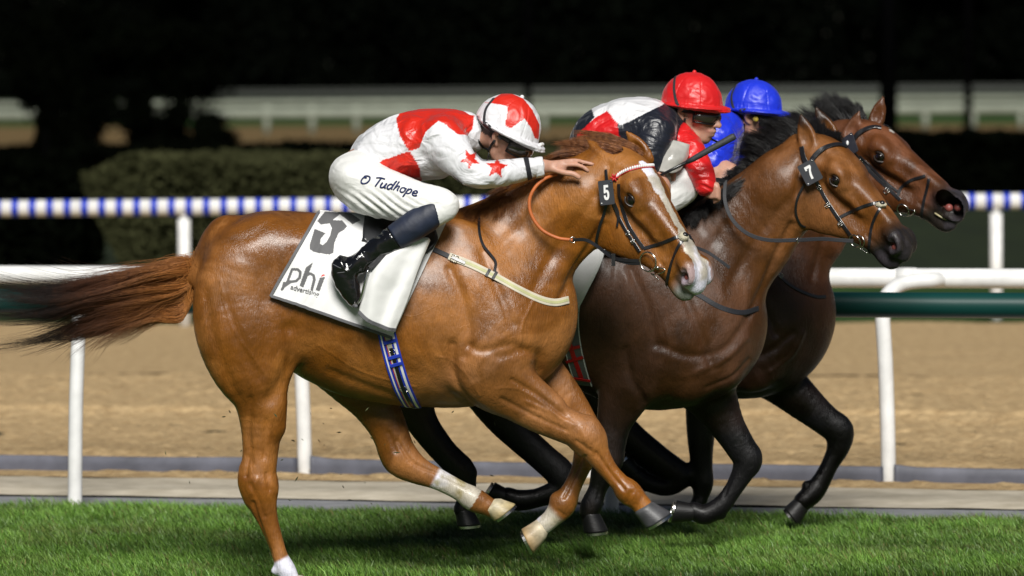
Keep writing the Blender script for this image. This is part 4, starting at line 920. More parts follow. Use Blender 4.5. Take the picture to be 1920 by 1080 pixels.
# ---- hair of the chestnut
def PX(l, y): a = np.asarray(l, float); return P(a[:, 0], a[:, 1], y + a[:, 2] if a.shape[1] > 2 else y)
def tail1():
    rg = np.random.default_rng(3)
    n = 8500; u = rg.random(n)
    rc = PX([(392, 482, 0), (372, 496, 0), (350, 508, 0), (330, 520, 0), (316, 528, 0)], 0); i = u * 4; k = np.minimum(i.astype(int), 3); f = (i - k)[:, None]
    A_ = rc[k] * (1 - f) + rc[k + 1] * f + rg.normal(size=(n, 3)) * np.array([.01, .020, .022]) * (1.2 - .4 * u[:, None])
    nl = 130; lk = rg.integers(0, nl, n); q = rg.random(nl)
    # streaming control polygon in picture pixels, top edge to bottom edge
    top = np.array([(360, 490), (285, 502), (190, 525), (80, 545), (-70, 520)], float); bot = np.array([(345, 592), (285, 600), (200, 622), (110, 645), (10, 665)], float); lowl = np.array([(345, 565), (262, 582), (150, 610), (50, 635), (-90, 660)], float)
    qq = (q[lk] + rg.normal(size=n) * .035)[:, None]
    ln = (rg.uniform(.45, 1.0, nl)[lk] * rg.uniform(.8, 1.05, n))
    yy = rg.normal(size=nl)[lk] * .05 + rg.normal(size=n) * .015; ph = rg.uniform(0, 6.28, nl)[lk]; ph2 = rg.uniform(0, 6.28, n); lz = rg.normal(size=nl)[lk] * .032
    ctr = [(top[j] * (1 - qq) + lowl[j] * qq) * (1 - np.clip(qq - .62, 0, 1) * 2.2) + bot[j] * np.clip(qq - .62, 0, 1) * 2.2 for j in range(5)]
    W3 = [P(c[:, 0], c[:, 1], yy * min(1, j * .5 + .2)) for j, c in enumerate(ctr)]
    cp = [A_] + W3; m_ = len(cp) - 1
    def fn(t):
        x = t * ln * m_ * .999; i = np.minimum(x.astype(int), m_ - 1); f = x - i; out = np.zeros((n, 3))
        arr = np.stack([cp[0]] + cp + [cp[-1] * 2 - cp[-2]], 0); ix = np.arange(n); a, b, c, d = arr[i, ix], arr[i + 1, ix], arr[i + 2, ix], arr[np.minimum(i + 3, m_ + 2), ix]; f = f[:, None]
        p = .5 * (2 * b + (c - a) * f + (2 * a - 5 * b + 4 * c - d) * f ** 2 + (3 * b - a - 3 * c + d) * f ** 3)
        p[:, 2] += .022 * t * np.sin(ph + t * 8) + lz * t ** 1.5 + .006 * t * np.sin(ph2 + t * 14); p[:, 0] += .01 * t * np.sin(ph2 * 2 + t * 11); return p
    m, nt, b = newmat('tail_hair'); L = nt.links.new; v = texco(nt); sx = N(nt, 'ShaderNodeSeparateXYZ'); L(v, sx.inputs[0])
    mr = N(nt, 'ShaderNodeMapRange'); mr.inputs['From Min'].default_value = float(P(95, 500, 0)[0]); mr.inputs['From Max'].default_value = float(P(335, 500, 0)[0]); L(sx.outputs[0], mr.inputs['Value'])
    t = N(nt, 'ShaderNodeTexNoise', i_Scale=40.0, i_Detail=3.0); L(v, t.inputs['Vector']); ad = N(nt, 'ShaderNodeMath', operation='MULTIPLY_ADD'); L(t.outputs['Fac'], ad.inputs[0]); ad.inputs[1].default_value = .7; ad.inputs[2].default_value = -.35
    s_ = N(nt, 'ShaderNodeMath', operation='ADD'); L(ad.outputs[0], s_.inputs[0]); L(mr.outputs[0], s_.inputs[1]); r = N(nt, 'ShaderNodeValToRGB'); r.color_ramp.elements[0].color = (.010, .004, .003, 1); r.color_ramp.elements[1].color = (.40, .16, .040, 1); e = r.color_ramp.elements.new(.45); e.color = (.13, .042, .012, 1)
    L(s_.outputs[0], r.inputs[0]); L(r.outputs[0], b.inputs['Base Color']); b.inputs['Roughness'].default_value = .5; b.inputs['Specular IOR Level'].default_value = .25
    strands('tail', A_, fn, m, h1, seg=16, r=.0008, seed=1)
    return m
TAILM = tail1()
Ac = PX([(380, 490, 0), (350, 512, 0), (320, 540, 0), (300, 570, 0)], 0); Tc = PX([(20, 500, .03), (-10, 560, 0), (-20, 650, -.03), (90, 690, 0), (250, 660, .03)], 0)
a_, f_ = lock_strands(420, 44, Ac, Tc, (0, 0, -.02), .10, wav=.028, rootspread=.015); strands('loose_tail_hair', a_, f_, TAILM, h1, seg=18, r=.0008)
# mane along the crest, blown back and lying on the far side
Ac = PX([(905, 402, .0), (950, 372, .0), (1000, 348, .0), (1050, 325, -.01), (1100, 300, -.02), (1140, 285, -.03)], 0)
Tc = PX([(860, 425, -.10), (900, 395, -.10), (930, 372, -.04), (980, 345, .02), (1020, 305, .06), (1060, 278, .03)], 0)
a_, f_ = lock_strands(8000, 5, Ac, Tc, (0, 0, .035), .014, wav=.0025, rootspread=.010); strands('mane', a_, f_, HAIR_RED, h1, seg=8, r=.0009)
# darker underside hair by the shoulder (hanging in front of the saddle)
Ac = PX([(880, 408, -.02), (930, 385, -.02), (980, 360, -.03)], 0); Tc = PX([(868, 432, -.13), (915, 425, -.13), (960, 405, -.11)], 0)
a_, f_ = lock_strands(1800, 6, Ac, Tc, (0, -.01, .03), .014, wav=.004, rootspread=.010); strands('mane', a_, f_, HAIR_RED, h1, seg=8, r=.0009)
# forelock and poll hair blown back between the ears
Ac = PX([(1120, 300, -.02), (1150, 283, -.05), (1185, 278, -.06), (1200, 292, -.07)], 0); Tc = PX([(1040, 292, -.02), (1046, 272, .0), (1078, 258, .0), (1120, 252, .0)], 0)
a_, f_ = lock_strands(6000, 7, Ac, Tc, (0, 0, .030), .010, wav=.002, rootspread=.009); strands('forelock', a_, f_, HAIR_RED, h1, seg=9, r=.0009)

place_root(h1, (-.2, 0, 0))
# ---- black manes of the two bays
Ac = PX([(1262, 420, .02), (1300, 400, 0), (1350, 370, 0), (1400, 335, 0), (1450, 300, -.02), (1500, 272, -.03), (1520, 262, -.04)], Y2)
Tc = PX([(1240, 420, .04), (1262, 402, .04), (1285, 392, .04), (1325, 372, .05), (1372, 318, .06), (1395, 262, .08), (1425, 235, .08), (1480, 214, .06)], Y2)
a_, f_ = lock_strands(13000, 15, Ac, Tc, (0, 0, .040), .016, wav=.006, rootspread=.011); strands('mane', a_, f_, HAIR_BLACK, h2, seg=9, r=.0009)
Ac = PX([(1262, 425, -.04), (1300, 405, -.06), (1360, 368, -.06), (1400, 340, -.06)], Y2); Tc = PX([(1272, 425, -.14), (1290, 425, -.12), (1330, 400, -.12), (1370, 370, -.10)], Y2)
a_, f_ = lock_strands(4500, 16, Ac, Tc, (-.02, 0, .02), .012, wav=.004, rootspread=.011); strands('mane', a_, f_, HAIR_BLACK, h2, seg=8, r=.0009)
Ac = PX([(1510, 270, -.05), (1540, 258, -.05), (1565, 262, -.06)], Y2); Tc = PX([(1505, 220, .05), (1540, 235, .08), (1590, 262, .0)], Y2)
a_, f_ = lock_strands(3600, 17, Ac, Tc, (0, 0, .02), .016, wav=.004, rootspread=.008); strands('forelock', a_, f_, HAIR_BLACK, h2, seg=8, r=.0009)
Ac = PX([(1470, 345, .0), (1510, 305, 0), (1545, 270, 0), (1575, 248, 0), (1595, 235, 0)], Y3); Tc = PX([(1440, 290, .06), (1455, 260, .08), (1480, 225, .08), (1525, 190, .05), (1550, 185, .05)], Y3)
a_, f_ = lock_strands(8000, 18, Ac, Tc, (0, 0, .03), .026, wav=.008, rootspread=.010); strands('mane', a_, f_, HAIR_BLACK, h3, seg=9, r=.0009)
Ac = PX([(1575, 246, 0), (1600, 232, -.04), (1622, 226, -.05)], Y3); Tc = PX([(1525, 190, .05), (1560, 175, .05), (1580, 195, 0)], Y3)
a_, f_ = lock_strands(2800, 19, Ac, Tc, (0, 0, .03), .018, wav=.006, rootspread=.008); strands('forelock', a_, f_, HAIR_BLACK, h3, seg=9, r=.0009)
place_root(h2, (.35, Y2, 0)); place_root(h3, (.8, Y3, 0))
# ------------------------------------------------------------------ tack
LEATHER = simple('black_leather', (0.012, 0.012, 0.014), rough=0.32, coat=.3, noise_amt=.2, noise_scale=40, bump=.25, bump_scale=90)
WEB = simple('dark_webbing', (0.012, 0.013, 0.018), rough=0.6, noise_amt=.2, bump=.3, bump_scale=160)
RUBBER = simple('orange_rubber_rein', (0.50, 0.13, 0.03), rough=0.5, noise_amt=.15, bump=.4, bump_scale=140)
CREAM = simple('cream_strap', (0.60, 0.55, 0.44), rough=.6); YELLOW = simple('pale_yellow_webbing', (0.50, 0.50, 0.26), rough=.6)
WHITEC = simple('white_cloth', (0.80, 0.80, 0.79), rough=0.75, noise_amt=.04, bump=.25, bump_scale=120, sheen=.1)
GREYB = simple('grey_binding', (0.13, 0.13, 0.14), rough=.7, bump=.5, bump_scale=220)
TAGM = simple('dark_grey_plate', (0.040, 0.042, 0.050), rough=.4, noise_amt=.08); TAGW = simple('white_print', (0.80, 0.80, 0.80), rough=.5, noise_amt=.03)
REDM = simple('red_webbing', (0.50, 0.012, 0.014), rough=.45); BLUEW = simple('blue_webbing', (0.015, 0.045, 0.48), rough=.55); FLEECE = simple('fleece', (0.55, 0.50, 0.38), rough=1, bump=1, bump_scale=120, bump_dist=.01)
GREYW = simple('grey_webbing', (0.13, 0.135, 0.14), rough=.65, bump=.6, bump_scale=200, noise_amt=.2)
def ribbon(pts, nrm, width, thick, mat, name, parent, off=0.0, lift=0.0, taper=None):
    pts = np.asarray(pts, float); nrm = np.asarray(nrm, float); N_ = len(pts)
    T = np.gradient(pts, axis=0); T /= np.linalg.norm(T, axis=1)[:, None] + 1e-9
    Sd = np.cross(nrm, T); Sd /= np.linalg.norm(Sd, axis=1)[:, None] + 1e-9
    Nn = np.cross(T, Sd); w = np.broadcast_to(np.asarray(width, float), (N_,))[:, None] / 2; c = pts + Sd * off + Nn * lift
    V = np.stack([c - Sd * w, c - Sd * w + Nn * thick * .8, c - Sd * w * .85 + Nn * thick, c + Sd * w * .85 + Nn * thick, c + Sd * w + Nn * thick * .8, c + Sd * w], 1).reshape(-1, 3)
    F = [(i*6+j, i*6+(j+1)%6, (i+1)*6+(j+1)%6, (i+1)*6+j) for i in range(N_-1) for j in range(6)] + [(5,4,3,2,1,0), tuple(range((N_-1)*6, N_*6))]
    return mesh_obj(name, V, F, mat, parent, smooth=False)
def on_skin(F, path, n=8, off=.002, smooth=1):
    g = catmull(np.asarray(path, float), n); p = F.hit(g[:, 0], g[:, 1], iso=off); nn = F.grad(p, F.h * 2)
    for _ in range(smooth):
        nn[1:-1] = (nn[:-2] + nn[1:-1] * 2 + nn[2:]) / 4; p[1:-1] = (p[:-2] + p[1:-1] * 2 + p[2:]) / 4
    nn /= np.linalg.norm(nn, axis=1)[:, None]; return p, nn
def strap(F, path, width, mat, name, parent, thick=.003, H=None, n=8, off=.002, lift=0, lat=0):
    p, nn = on_skin(F, path, n, off)
    o = ribbon(p, nn, width, thick, mat, name, parent, off=lat, lift=lift)
    if H is not None:
        q = H.mirror(p); m = H.mirror(p + nn) - q; ribbon(q[::-1], m[::-1], width, thick, mat, name, parent, off=lat, lift=lift)
    return p, nn
def ring(c, axis, r, rt, mat, name, parent, up=(0, 0, 1)):
    a = np.array(axis, float); a /= np.linalg.norm(a); u = np.cross(a, up); u /= np.linalg.norm(u); v = np.cross(u, a)
    t = np.linspace(0, 2 * math.pi, 33); m = MB(); m.tube(np.asarray(c) + r * (np.cos(t)[:, None] * u + np.sin(t)[:, None] * v), rt, 8, caps=False); return m.obj(name, mat, parent)
def plate(c, u, v, n, w, h, th, mat, name, parent, rr=.18):
    """rounded rectangular plate: centre, unit axes, half sizes"""
    pts = []; k = rr * min(w, h)
    for cx_, cy_, a0 in ((w - k, h - k, 0), (-w + k, h - k, 90), (-w + k, -h + k, 180), (w - k, -h + k, 270)):
        for a in np.radians(np.linspace(a0, a0 + 90, 5)): pts.append((cx_ + k * math.cos(a), cy_ + k * math.sin(a)))
    P2 = np.array(pts); F0 = c + P2[:, :1] * u + P2[:, 1:] * v; m = len(pts)
    V = np.vstack([F0 + n * th / 2, F0 - n * th / 2]); F = [tuple(range(m)), tuple(range(m, 2 * m))[::-1]] + [(i, m + i, m + (i + 1) % m, (i + 1) % m) for i in range(m)]
    return mesh_obj(name, V, F, mat, parent, smooth=False)
DIG = {'5': [[(-.42, 1), (.55, 1), (.55, .66), (-.05, .66), (-.08, .32), (.2, .36), (.45, .25), (.6, .0), (.62, -.35), (.5, -.72), (.25, -.95), (-.1, -1), (-.45, -.9), (-.6, -.6), (-.6, -.35), (-.2, -.35), (-.18, -.55), (0, -.66), (.15, -.55), (.2, -.3), (.15, -.05), (0, .05), (-.15, 0), (-.2, -.08), (-.55, -.08)]],
       '7': [[(-.6, 1), (.6, 1), (.6, .68), (.3, .2), (.12, -.3), (.08, -1), (-.34, -1), (-.28, -.35), (-.08, .2), (.16, .6), (-.3, .6), (-.3, .4), (-.6, .4)]]}
def glyph(ch, c, u, v, n, sx, sy, mat, name, parent, th=.0012):
    from mathutils.geometry import tessellate_polygon
    for poly in DIG[ch]:
        P2 = np.array(poly) * (sx, sy); tri = tessellate_polygon([[Vector((x, y, 0)) for x, y in P2]]); F0 = c + P2[:, :1] * u + P2[:, 1:] * v; m = len(P2)
        V = np.vstack([F0 + n * th, F0]); F = [tuple(t) for t in tri] + [(i, m + i, m + (i + 1) % m, (i + 1) % m) for i in range(m)]
        mesh_obj(name, V, F, mat, parent, smooth=False)
def tag_plate(root, px, py, y, tilt, yawn, hw, hh, ch, sc=.62):
    c = P(px, py, y); k = mpp(y); n = np.array([math.sin(yawn), -math.cos(yawn), 0.0]); r = np.array([math.cos(yawn), math.sin(yawn), 0]); z = np.array([0, 0, 1.0])
    u = r * math.cos(tilt) + z * math.sin(tilt); v = z * math.cos(tilt) - r * math.sin(tilt)
    p = plate(c, u, v, n, hw * k, hh * k, .004, TAGM, 'number_plate', root)
    if ch: glyph(ch, c + n * .0026, u, v, n, hw * k * sc, hh * k * sc, TAGW, 'digit', p)
    for a_, b_ in ((.78, .84), (-.78, -.84)):
        q = c + u * hw * k * a_ + v * hh * k * b_; m = MB(); m.tube([q + n * .001, q + n * .0045], .0028, 10); m.obj('rivet', TAGW if b_ < 0 else STEEL, p)
    return p
def buckle(root, F, px, py, ang, w=.011, name='buckle'):
    p = F.hit(np.array([px]), np.array([py]), iso=.006)[0]; n = F.grad(p[None], .012)[0]; a = math.radians(ang)
    t = np.array([math.cos(a), 0, -math.sin(a)]); t -= n * (t @ n); t /= np.linalg.norm(t); s_ = np.cross(n, t); m = MB()
    q = [p + t * w * x + s_ * w * y for x, y in ((-1, -1), (1, -1), (1, 1), (-1, 1), (-1, -1))]
    for a_, b_ in zip(q[:-1], q[1:]): m.tube([a_, b_], .0018, 6)
    m.tube([p - t * w, p + t * w], .0014, 6); m.obj(name, STEEL, root)
# ============ bridle of the chestnut
b1 = empty('bridle', 'black leather bridle with red and white browband and number 5 plate', 'bridle')
F_, H_ = F1, H1
strap(F_, [(1160, 345), (1162, 372), (1176, 417), (1192, 445), (1207, 466)], .015, LEATHER, 'cheek_strap', b1, H=H_)
strap(F_, [(1150, 380), (1162, 410), (1177, 437), (1200, 472)], .013, LEATHER, 'headpiece_strap', b1, H=H_, lift=.002)
strap(F_, [(1152, 380), (1160, 400), (1158, 425)], .009, LEATHER, 'strap_end', b1, lift=.004)
strap(F_, [(1136, 318), (1138, 345), (1136, 387), (1124, 425), (1118, 452), (1120, 462)], .012, LEATHER, 'throat_lash', b1, H=H_)
strap(F_, [(1207, 466), (1240, 456), (1268, 445), (1282, 443)], .014, LEATHER, 'noseband_upper', b1, H=H_)
strap(F_, [(1284, 446), (1272, 462), (1260, 490), (1252, 520), (1248, 543)], .013, LEATHER, 'noseband_lower', b1, H=H_)
bp_, bn_ = on_skin(F_, [(1152, 334), (1165, 324), (1185, 316), (1205, 312), (1225, 311)], 6, .002)
ribbon(bp_, bn_, .018, .003, REDM, 'browband', b1); q_ = H_.mirror(bp_); ribbon(q_[::-1], (H_.mirror(bp_ + bn_) - q_)[::-1], .018, .003, REDM, 'browband', b1)
bead = None
L_ = np.concatenate([[0], np.cumsum(np.linalg.norm(np.diff(bp_, axis=0), axis=1))])
for i, s_ in enumerate(np.arange(.012, L_[-1] - .002, .0098)):
    c = np.array([np.interp(s_, L_, bp_[:, k]) for k in range(3)]); nv = np.array([np.interp(s_, L_, bn_[:, k]) for k in range(3)])
    o = ball('bead', c + nv * .005, .0062, TAGW, b1, sc=(.8, .8, 1.25), n=8)
m = MB(); c0 = bp_[0] + bn_[0] * .008
for a in np.linspace(0, 2 * math.pi, 7)[:-1]: m.tube([c0, c0 + np.array([math.cos(a), -.2, math.sin(a)]) * .018], [.006, .003], 6)
m.obj('rosette', REDM, b1)
rc = F_.hit(np.array([1215.]), np.array([491.]), iso=.010)[0]; rn = F_.grad(rc[None], .02)[0]
ring(rc, rn, .041, .0036, STEEL, 'bit_ring', b1); ring(H_.mirror(rc), rn * np.array([-1, 1, 1]), .041, .0036, STEEL, 'bit_ring', b1)
m = MB(); p_, _n = on_skin(F_, [(1216, 508), (1232, 502), (1247, 505), (1240, 512), (1222, 515), (1212, 525), (1218, 533), (1228, 532)], 5, .010); m.tube(p_, .0030, 8); m.obj('bit_loop', STEEL, b1)
ball('bit_joint', F_.hit(np.array([1233.]), np.array([502.]), iso=.010)[0], .008, STEEL, b1, n=10)
fc = F_.hit(np.array([1281.]), np.array([444.]), iso=.004)[0]; fn_ = F_.grad(fc[None], .02)[0]
o_ = ball('fleece_pad', fc, .024, FLEECE, b1, sc=(1, 1, .9), n=12); ball('leather_disc', fc + fn_ * .012, .016, LEATHER, o_, sc=(1, 1, .8), n=10)
for px, py, a in ((1186, 452, 60), (1177, 437, 60)): buckle(b1, F_, px, py, a, .008)
tag_plate(b1, 1137, 361, Y1 - .205, math.radians(6), math.radians(-12), 14, 23, '5')
place_root(b1, H1.o)
r1_ = empty('reins', 'reins with an orange rubber grip held low on the chestnut neck', 'reins')
def free_strap(path, width, mat, name, parent, n=8, thick=.004, nrm=(0, -1, 0), lateral=None):
    g = catmull(np.asarray(path, float), n); p = P(g[:, 0], g[:, 1], g[:, 2]); return ribbon(p, np.tile(nrm, (len(p), 1)), width, thick, mat, name, parent)
free_strap([(1198, 489, -.32), (1173, 488, -.30), (1147, 482, -.27), (1120, 462, -.23), (1098, 450, -.21), (1073, 450, -.19)], .014, LEATHER, 'leather_rein', r1_)
free_strap([(1200, 494, -.322), (1178, 493, -.30), (1150, 485, -.272)], .014, LEATHER, 'leather_rein', r1_)
g = catmull([(1074, 450, -.19), (1045, 446, -.18), (1015, 430, -.175), (996, 402, -.17), (993, 375, -.165), (1003, 352, -.16), (1022, 335, -.15), (1045, 326, -.12)], 8); m = MB(); m.tube(P(g[:, 0], g[:, 1], g[:, 2]), .0075, 10); m.obj('rubber_grip', RUBBER, r1_)
ring(P(1074, 450, -.195), (0.2, -1, 0), .012, .002, STEEL, 'rein_ring', r1_)
m = MB(); m.box((-.008, -.008, -.026), (.008, .008, .026)); o = m.obj('rein_stop', LEATHER, r1_, False); o.location = [float(x) for x in P(1150, 487, -.29)]
free_strap([(1300, 462, -.10), (1325, 472, -.12), (1345, 485, -.13), (1368, 502, -.13)], .013, WEB, 'rein_end', r1_)
place_root(r1_, P(1074, 450, -.19))
s1_ = empty('breast_strap', 'cream and yellow breast strap buckled across the chestnut shoulder', 'strap')
strap(F1, [(772, 452), (800, 462), (845, 482)], .020, WEB, 'leather_end', s1_)
strap(F1, [(842, 480), (885, 497), (930, 519), (970, 541), (1010, 560), (1040, 567), (1066, 562)], .031, CREAM, 'webbing', s1_, n=10)
strap(F1, [(868, 491), (885, 497), (930, 519), (970, 541), (1010, 560), (1040, 567), (1065, 562)], .012, YELLOW, 'centre_stripe', s1_, lift=.0022, thick=.0018, n=10)
for px, py in ((915, 512), (922, 514)): pass
strap(F1, [(911, 518), (918, 505)], .012, LEATHER, 'keeper', s1_, lift=.004); strap(F1, [(923, 524), (931, 510)], .012, LEATHER, 'keeper', s1_, lift=.004)
buckle(s1_, F1, 852, 485, 24, .014); strap(F1, [(848, 483), (872, 494)], .013, LEATHER, 'buckle_tongue', s1_, lift=.004)
strap(F1, [(899, 392), (898, 430), (905, 458), (920, 478), (929, 492), (927, 510)], .012, LEATHER, 'neck_strap', s1_)
place_root(s1_, P(900, 500, -.25))
# ============ saddle cloth with the number and the lettering
def in_stroke(U, V, pts, w): return dist_poly(U, V, pts) < w
sc_ = empty('saddle_cloth', 'white saddle cloth with grey number 5 and lettering under the first rider', 'saddle cloth')
def cloth_grid(F, top, bot, nu, nv, flare, seed, over=True, base=.010):
    """grid of a cloth that follows the flank; rows run from the spine down; the far half mirrors the near half"""
    top = catmull(top, 12); bot = catmull(bot, 12)
    def res(c, n): 
        s_ = np.concatenate([[0], np.cumsum(np.hypot(*np.diff(c, axis=0).T))]); t = np.linspace(0, s_[-1], n); return np.stack([np.interp(t, s_, c[:, k]) for k in range(2)], 1)
    T = res(top, nu); Bq = res(bot, nu); v = np.linspace(0, 1, nv)
    G_ = T[:, None] * (1 - v[None, :, None]) + Bq[:, None] * v[None, :, None]
    p = F.hit(G_[..., 0], G_[..., 1], iso=base); n = F.grad(p, F.h * 3)
    wr = .005 * fbm(np.stack([G_[..., 0] * .012, G_[..., 1] * .012, 0 * G_[..., 0]], -1), 3, seed); qq = np.stack([(G_[..., 0] + G_[..., 1] * .6) * .035, (G_[..., 1] - G_[..., 0] * .5) * .008, 0 * G_[..., 0]], -1); wr = wr + .0035 * (1 - 2 * np.abs(noise(qq, seed + 5))) * (1 - .6 * v[None])
    amt = (flare * v[None] ** 3 + wr)[..., None]
    return p + n * amt, G_, n
tops = [(610, 378), (690, 392), (760, 408), (838, 412)]; bots = [(507, 555), (570, 574), (650, 602), (735, 632)]
Vc, Gp, nc = cloth_grid(F1, tops, bots, 260, 240, .012, 4)
nu, nv = Vc.shape[:2]; gx, gy = Gp[..., 0], Gp[..., 1]
Cc = np.full((nu, nv, 3), .80)
# big slanted 5, as it lies on the cloth (crop pixel outlines -> picture pixels)
def cr(l, s=3.857, ox=500, oy=360): return [(ox + x / s, oy + y / s) for x, y in l]
five = [cr([(365, 215), (430, 135), (490, 108), (560, 125), (680, 205), (620, 235), (530, 165), (478, 205), (545, 208), (582, 250), (560, 275), (520, 300), (490, 370), (482, 440), (455, 455), (340, 435), (310, 415), (310, 385), (345, 270), (425, 300), (390, 340), (385, 375), (405, 385), (435, 360), (460, 310), (472, 260), (455, 230), (420, 235), (390, 240)])]
for pl in five: Cc[poly_mask(gx, gy, pl)] = (.115, .115, .12)
GR = (.12, .12, .125)
def stroke(l, w, c=GR):
    Cc[in_stroke(gx, gy, cr(l), w)] = c
stroke([(112, 705), (150, 655), (185, 560)], 2.4); stroke([(185, 560), (225, 560), (245, 580), (240, 620), (215, 645), (165, 650)], 2.6)       # p
Cc[poly_mask(gx, gy, cr([(105, 710), (120, 650), (185, 655), (150, 680)]))] = GR
Cc[poly_mask(gx, gy, cr([(238, 680), (285, 545), (335, 508), (268, 690)]))] = GR; stroke([(285, 605), (315, 590), (340, 605), (345, 635), (328, 705)], 2.6)   # h
Cc[poly_mask(gx, gy, cr([(355, 712), (385, 622), (425, 615), (385, 718)]))] = GR
Cc[poly_mask(gx, gy, cr([(392, 618), (405, 597), (430, 603)]))] = (.62, .03, .025)   # red dot of the i
def cut_cols(): pass
Ff = grid_faces(nu, nv)
Vn_ = Vc.reshape(-1, 3); far = Vn_.copy(); far[:, 1] = -far[:, 1] + 2 * Y1
n0 = len(Vn_); Fr = (Ff + n0)[:, ::-1]; i = np.arange(nu - 1) * nv; bridge = np.stack([i, i + n0, i + nv + n0, i + nv], 1)
CLOTHM = simple('saddle_cloth_cotton', (1, 1, 1), rough=.7, vcol=True, noise_amt=.03, bump=.2, bump_scale=150, sheen=.1)
o = mesh_obj('cloth', np.vstack([Vn_, far]), np.vstack([Ff, Fr, bridge]), CLOTHM, sc_, col=np.vstack([Cc.reshape(-1, 3), np.full((n0, 3), .80)]))
md = o.modifiers.new('thickness', 'SOLIDIFY'); md.thickness = .004; md.offset = 1
for sgn in (1, -1):
    edge = np.concatenate([Vc[0, 30:], Vc[1:, -1]]); en = np.concatenate([nc[0, 30:], nc[1:, -1]])
    e = edge[::4] * (1, sgn, 1); ribbon(e, en[::4] * (1, sgn, 1), .012, .006, GREYB, 'binding', sc_, lift=.002)
# text drawn with the built-in font and laid on a surface
def text_on(F, txt, p0, p1, hpx, mat, name, parent, shear=0., iso=.014, arc=0., bold=0.0):
    cu = bpy.data.curves.new('t', 'FONT'); cu.body = txt; cu.size = 1; cu.shear = shear; cu.offset = bold; cu.resolution_u = 3; to = bpy.data.objects.new('t', cu); COL.objects.link(to)
    bpy.context.view_layer.update(); me = bpy.data.meshes.new_from_object(to.evaluated_get(bpy.context.evaluated_depsgraph_get())); bpy.data.objects.remove(to)
    bm2 = bmesh.new(); bm2.from_mesh(me); 
    for _ in range(2):
        es = [e for e in bm2.edges if e.calc_length() > .18]; 
        if es: bmesh.ops.subdivide_edges(bm2, edges=es, cuts=1)
    bmesh.ops.triangulate(bm2, faces=bm2.faces[:]); V = np.array([v.co[:2] for v in bm2.verts]); Fx = [tuple(v.index for v in f.verts) for f in bm2.faces]; bm2.free()
    w = V[:, 0].max(); d = np.array(p1, float) - p0; L_ = np.hypot(*d); d /= L_; nrm = np.array([-d[1], d[0]])
    s_ = V[:, 0] / w; xy = np.array(p0) + d * (s_ * L_)[:, None] - nrm * (V[:, 1] * hpx)[:, None] + nrm * (arc * np.sin(s_ * math.pi))[:, None]
    return mesh_obj(name, F.hit(xy[:, 0], xy[:, 1], iso=iso), Fx, mat, parent, smooth=False)
GREYINK = simple('grey_print', (.16, .16, .165), rough=.7)
text_on(F1, 'advertising', (544, 542), (597, 557), 14, GREYINK, 'lettering', sc_, iso=.022, bold=.02)
# turned up weight cloth over the front edge
def loft(curves, mat, name, parent, nu=40, thick=.003, wr=.003, seed=1):
    cs = [catmull(c, 8) for c in curves]; cs = [np.stack([np.interp(np.linspace(0, 1, nu), np.linspace(0, 1, len(c)), c[:, k]) for k in range(3)], 1) for c in cs]
    cs = catmull(np.array(cs).reshape(len(cs), -1), 6).reshape(-1, nu, 3); p = P(cs[..., 0], cs[..., 1], cs[..., 2]); p = p + wr * fbm(p * 14, 3, seed)[..., None] * np.array([0, 1, .3])
    o = mesh_obj(name, p.reshape(-1, 3), grid_faces(*p.shape[:2]), mat, parent); md = o.modifiers.new('thickness', 'SOLIDIFY'); md.thickness = thick; return p
fl = loft([[(775, 455, -.30), (715, 480, -.345), (688, 525, -.37), (673, 585, -.365)], [(785, 448, -.31), (735, 480, -.37), (705, 530, -.395), (690, 600, -.38)], [(795, 445, -.30), (760, 490, -.345), (735, 550, -.355), (712, 610, -.36)], [(803, 446, -.295), (775, 505, -.34), (748, 560, -.36), (728, 617, -.365)], [(806, 450, -.28), (782, 510, -.325), (762, 570, -.335), (741, 619, -.345)]], WHITEC, 'weight_cloth', sc_, wr=.008)
ribbon(fl[:, -1][::2], np.tile((0, -1, -.2), (len(fl[:, -1][::2]), 1)), .016, .005, GREYB, 'binding', sc_)
place_root(sc_, (P(700, 420, 0)))
# girth
gi = empty('girth', 'blue and white striped girth with black strap around the chestnut', 'girth')
gp = [(722, 612), (731, 650), (742, 690), (755, 728), (770, 758), (780, 768)]
strap(F1, gp, .075, BLUEW, 'webbing', gi, n=8)
for lat, w, mt in ((-.026, .006, TAGW), (.024, .010, TAGW), (-.001, .022, CREAM), (-.012, .004, REDM)): strap(F1, gp, w, mt, 'stripe', gi, n=8, lat=lat, lift=.0032, thick=.001)
strap(F1, [(733, 652), (744, 690), (756, 727), (771, 757), (781, 767)], .015, LEATHER, 'girth_strap', gi, lift=.004)
for y_ in ((730, 640), (738, 668), (742, 682)): strap(F1, [(y_[0] - 10, y_[1] + 3), (y_[0] + 12, y_[1] - 3)], .014, BLUEW, 'keeper', gi, lift=.008, n=3)
buckle(gi, F1, 757, 731, 70, .014); buckle(gi, F1, 736, 660, 70, .010)
# passes under the belly to the far side
xg = P(750, 700, 0)[0]; a = np.linspace(-100, 100, 30); cc = np.array([xg + .03, Y1, P(750, 590, 0)[2]])
pp_ = F1.snap(np.stack([np.full(30, xg + .035), .30 * np.sin(np.radians(a)), cc[2] - .42 * np.cos(np.radians(a))], 1)[14:], .002, 12); ribbon(pp_, F1.grad(pp_, .02), .07, .003, BLUEW, 'webbing', gi)
place_root(gi, P(750, 700, -.2))
